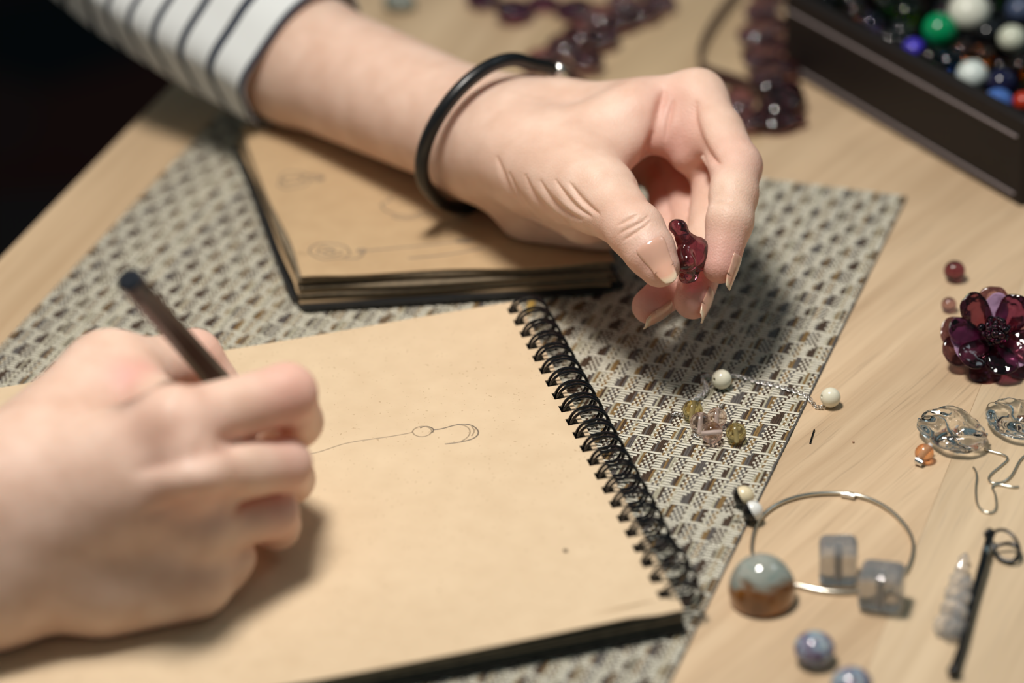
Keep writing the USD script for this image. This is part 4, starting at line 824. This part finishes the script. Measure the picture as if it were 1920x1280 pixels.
# ---------------------------------------------------------------- purple glass necklaces at the back
def lens(c, rx, ry, rz, rot, mat, parent, seed, tilt=0.2):
    s = trimesh.creation.icosphere(4, 1.0); s.apply_scale([rx, ry, rz]); s = lumpy(s, rz * .05, 60, seed)
    s.apply_transform(trimesh.transformations.rotation_matrix(tilt, [math.cos(seed * 2.1), math.sin(seed * 2.1), 0])); s = place(s, (0, 0, 0), rot); s.apply_translation(c)
    lo_ = s.vertices[:, 2].min()
    if lo_ < 0.0002: s.apply_translation([0, 0, .0002 - lo_])
    return obj('glass_petal_bead', s, mat, parent, smooth=True)
N1 = thing('glass_necklace', 'necklace of plum glass petal beads behind the hand, running to the back left', 'necklace', (-0.1637,0.0955,0.0000))
NP1 = [((-0.1531,0.0552,0.0040),.0070,1),((-0.1718,0.0707,0.0050),.0082,0),((-0.1602,0.0609,0.0070),.0075,1),((-0.1659,0.0883,0.0050),.0088,0),((-0.1517,0.0737,0.0060),.0085,1),((-0.1599,0.0918,0.0090),.0080,0),((-0.1523,0.0971,0.0050),.0088,1),((-0.1592,0.1152,0.0070),.0085,0),((-0.1498,0.1153,0.0050),.0085,1),((-0.1530,0.1297,0.0070),.0085,0),((-0.1434,0.1253,0.0050),.0080,1),((-0.1393,0.1393,0.0050),.0080,0),((-0.1739,0.1233,0.0050),.0085,2),((-0.1974,0.1141,0.0060),.0095,2),((-0.2163,0.1260,0.0050),.0085,2),((-0.1885,0.1271,0.0050),.0070,2),((-0.1470,0.1530,0.0050),.0085,1)]
for i, (c, r, m) in enumerate(NP1): lens(c, r, r * .85, r * .42, i * 1.3, [PURPLE_SMOKE, PLUM, PURPLE_DEEP][m], N1, i + 1)
obj('cord', tube(spline([(-0.1545,0.0591,0.0020),(-0.1648,0.0705,0.0020),(-0.1671,0.0929,0.0020),(-0.1590,0.0923,0.0020),(-0.1571,0.1119,0.0020),(-0.1542,0.1294,0.0020),(-0.1465,0.1513,0.0020)], 60), .0007, 8), BLACKWIRE, N1)
obj('clasp', cat_([sphere((-0.1502,0.0428,0.0090), .0022, 3), sphere((-0.1537,0.0449,0.0090), .0020, 3), sphere((-0.1468,0.0432,0.0080), .0018, 3)]), SILVER, N1, smooth=True, label='silver clasp beads')
N2 = thing('glass_necklace', 'pendant necklace of plum glass petal beads on a dark ribbon beside the leather tray', 'necklace', (-0.0835,0.0997,0.0000))
NP2 = [((-0.0956,0.1530,0.0080),.0085,1),((-0.0935,0.1349,0.0080),.0088,0),((-0.0871,0.1277,0.0060),.0085,1),((-0.0885,0.1097,0.0090),.0088,0),((-0.0807,0.1037,0.0070),.0086,1),((-0.0806,0.0872,0.0090),.0088,0),((-0.0727,0.0847,0.0070),.0088,1),((-0.0728,0.0665,0.0100),.0088,0),((-0.0664,0.0659,0.0070),.0088,1),((-0.0630,0.0497,0.0080),.0092,0),((-0.0624,0.0605,0.0060),.0085,1),((-0.0639,0.0430,0.0040),.0095,0),((-0.0721,0.0395,0.0040),.0090,0),((-0.0811,0.0538,0.0050),.0080,0),((-0.0582,0.0466,0.0030),.0070,0)]
for i, (c, r, m) in enumerate(NP2): lens(c, r, r * .82, r * .42, i * 1.1 + .4, [PURPLE_SMOKE, PLUM, PURPLE_DEEP][m], N2, i + 31)
def ribbon(P, h, t):
    P = spline(P, 60); T_ = np.gradient(P, axis=0); T_ /= np.linalg.norm(T_, axis=1, keepdims=True); nn = np.cross(T_, [0, 0, 1.0]); nn /= np.linalg.norm(nn, axis=1, keepdims=True)
    up = np.array([0, 0, h]); R = [P - nn * t, P + nn * t, P + nn * t + up, P - nn * t + up]; n = len(P); V = np.vstack(R); F = []
    for i in range(n - 1):
        for a, b in ((0, 1), (1, 2), (2, 3), (3, 0)): F += [[a * n + i, a * n + i + 1, b * n + i + 1], [a * n + i, b * n + i + 1, b * n + i]]
    F += [[0, n, 2 * n], [0, 2 * n, 3 * n], [n - 1, 3 * n - 1, 2 * n - 1], [n - 1, 4 * n - 1, 3 * n - 1]]
    m = trimesh.Trimesh(V, F, process=False); m.fix_normals(); return m
RIB = plain('dark_plum_ribbon', (.035, .009, .012), .35)
obj('ribbon', ribbon([(-0.1093,0.1686,0.0010),(-0.1104,0.1510,0.0010),(-0.1112,0.1284,0.0010),(-0.1107,0.1077,0.0010),(-0.1085,0.0923,0.0010),(-0.1015,0.0783,0.0010),(-0.0925,0.0745,0.0010),(-0.0793,0.0676,0.0010),(-0.0679,0.0581,0.0010),(-0.0633,0.0558,0.0010)], .0062, .0006), RIB, N2, label='dark plum ribbon band')
obj('pebble', lumpy(sphere((-0.2508,0.1139,0.0040), .0062, 3, (1.2, .9, .7)), .0008, 150, 3), plain('grey_green_stone', (.20, .22, .19), .3), smooth=True, label='grey-green stone bead half hidden behind the forearm', cat='bead')

# ---------------------------------------------------------------- leather tray and its beads
tR = np.array((0.0429,0.0027,0.0000))[:2]; tL_ = np.array((-0.0648,0.0888,0.0000))[:2]
td = (tL_ - tR) / np.linalg.norm(tL_ - tR); tp = np.array([-td[1], td[0]])
if tp[1] < 0: tp = -tp
TW, TD, TH = 0.149, 0.17, 0.036
def trp(a, b, z): q = tR + td * a + tp * b; return np.array((q[0], q[1], z))
TY = thing('tray', 'dark brown leather tray with light stitching full of glass beads', 'tray', trp(TW / 2, TD / 2, 0))
def bar_(a0, a1, b0, b1, z0, z1, r):
    s = rbox([a1 - a0, b1 - b0, z1 - z0], r, 10); c = trp((a0 + a1) / 2, (b0 + b1) / 2, (z0 + z1) / 2)
    mt = np.eye(4); mt[:3, 0] = [td[0], td[1], 0]; mt[:3, 1] = [tp[0], tp[1], 0]; mt[:3, 3] = c
    if np.linalg.det(mt[:3, :3]) < 0: mt[:3, 1] *= -1
    s.apply_transform(mt); return s
w_ = .006
obj('side', bar_(0, TW, 0, w_, 0.0003, TH, .0016), LEATHER, TY, label='front side with two rows of stitching')
obj('side', bar_(0, TW, TD - w_, TD, 0.0003, TH, .0016), LEATHER, TY)
obj('side', bar_(0, w_, w_, TD - w_, 0.0003, TH, .0016), LEATHER, TY)
obj('side', bar_(TW - w_, TW, w_, TD - w_, 0.0003, TH, .0016), LEATHER, TY)
obj('base', bar_(w_, TW - w_, w_, TD - w_, 0.0003, .0150, .0005), LEATHER, TY)
for zq in (.0045, TH - .0075):
    st = []
    for a in np.arange(.004, TW - .004, .0031):
        st.append(tube([trp(a, -.0000, zq), trp(a + .0007, -.0006, zq), trp(a + .0018, -.0006, zq), trp(a + .0025, -.0000, zq)], .00055, 6))
    obj('stitching', cat_(st), THREAD, TY, smooth=True, kind='stuff', label='row of grey thread stitches')
def tmat(nm, c, glassy=True): return glass('tray_' + nm, c, .03) if glassy else plain('tray_' + nm, c, .12)
TB = [('violet clear', (-0.0345,0.0839,0.0310), .0048, tmat('violet', (.72, .66, .95)), 'pale violet glass bead at the near rim of the tray'),
 ('white', (-0.0235,0.0691,0.0310), .0048, tmat('white_clear', (.85, .86, .86)), 'clear whitish glass bead next to the pale violet one in the tray'),
 ('grey', (-0.0215,0.0811,0.0300), .0054, tmat('grey_clear', (.65, .65, .68)), 'grey clear glass bead behind the whitish one in the tray'),
 ('blue violet', (-0.0131,0.0668,0.0300), .0045, plain('tray_blue_violet', (.05, .03, .45), .1), 'deep blue-violet bead left of the green bead in the tray'),
 ('green', (-0.0047,0.0745,0.0360), .0070, plain('tray_emerald', (.0, .22, .075), .12), 'bright emerald green bead in the tray'),
 ('dark green', (-0.0047,0.0587,0.0310), .0056, tmat('dark_green', (.10, .40, .22)), 'dark green glass bead below the emerald one in the tray'),
 ('teal', (0.0029,0.0557,0.0310), .0060, tmat('teal', (.06, .25, .48)), 'teal blue glass bead right of the dark green one in the tray'),
 ('olive', (-0.0228,0.0961,0.0320), .0062, tmat('olive_green', (.25, .42, .06)), 'olive green glass bead left of the emerald one in the tray'),
 ('white disc', (0.0034,0.0914,0.0370), .0084, plain('tray_white_disc', (.66, .66, .56), .3), 'large round white bead at the top of the tray'),
 ('cream', (0.0235,0.0774,0.0340), .0056, plain('tray_cream', (.55, .57, .45), .2), 'cream bead at the right edge of the tray'),
 ('white two', (0.0147,0.0436,0.0330), .0060, plain('tray_milk', (.60, .66, .62), .3), 'milky white bead near the rim of the tray'),
 ('peach', (0.0057,0.0673,0.0310), .0050, tmat('peach', (.95, .55, .40)), 'peach glass bead above the milky white one in the tray'),
 ('amber', (0.0144,0.0650,0.0310), .0048, tmat('amber', (.80, .40, .14)), 'amber glass bead right of the peach one in the tray'),
 ('navy', (0.0269,0.0394,0.0330), .0060, plain('tray_navy', (.006, .006, .03), .06), 'black-navy bead right of the milky white one in the tray'),
 ('blue', (0.0283,0.0265,0.0310), .0058, plain('tray_blue', (.05, .12, .36), .1), 'shiny blue bead under the navy one in the tray'),
 ('brown', (0.0309,0.0572,0.0320), .0050, tmat('brown', (.55, .25, .07)), 'brown glass bead at the right edge of the tray'),
 ('red', (0.0376,0.0277,0.0320), .0040, plain('tray_red', (.40, .03, .01), .15), 'small red bead at the right edge of the tray'),
 ('slate', (0.0208,0.1069,0.0330), .0056, plain('tray_slate', (.06, .08, .14), .15), 'slate blue bead in the top right corner of the tray'),
 ('green small', (0.0379,0.0150,0.0310), .0042, tmat('grass', (.15, .50, .15)), 'small green glass bead below the shiny blue one in the tray'),
 ('clear brown', (-0.0436,0.0932,0.0310), .0058, tmat('rosy_brown', (.60, .36, .26)), 'rosy brown glass bead at the left of the tray filling'),
 ('black', (0.0126,0.0841,0.0320), .0056, plain('tray_black', (.004, .004, .005), .06), 'black bead between the white disc and the cream bead in the tray')]
placed = []
for nm, c, r, m, lab in TB:
    s = sphere(c, r, 4, (1, 1, .93)); obj('tray_bead', s, m, smooth=True, label=lab, cat='bead'); placed.append((np.array(c), r))
fillm = [('smoky', tmat('fill_smoke', (.28, .25, .25))), ('dark green', tmat('fill_green', (.10, .22, .08))), ('black', plain('tray_fill_black', (.005, .005, .006), .07)), ('brown', tmat('fill_brown', (.35, .16, .08))), ('dark blue', tmat('fill_blue', (.05, .09, .28))), ('plum', tmat('fill_plum', (.25, .07, .14)))]
for layer_z in (.0204, .0296):
    for a in np.arange(w_ + .0056, TW - w_ - .011, .0108):
        for b in np.arange(w_ + .0056, 0.105, .0108):
            if b > 0.055 and a < 0.0 or a > 0.11 and b > 0.075 and layer_z > .025: continue
            c = trp(a + rng.uniform(-.0012, .0012) + (.005 if layer_z > .025 else 0), b + rng.uniform(-.0012, .0012), layer_z); r = rng.uniform(.0046, .0052)
            if layer_z > .025 and rng.random() < .35: continue
            if any(np.linalg.norm(c - q) < r + rr - .0004 for q, rr in placed): continue
            placed.append((c, r)); nm, m = fillm[int(rng.integers(6))]
            obj('tray_bead', sphere(c, r, 3), m, smooth=True, label='small round %s bead in the dark filling of the leather tray' % nm, cat='bead', group='%s beads filling the tray' % nm)
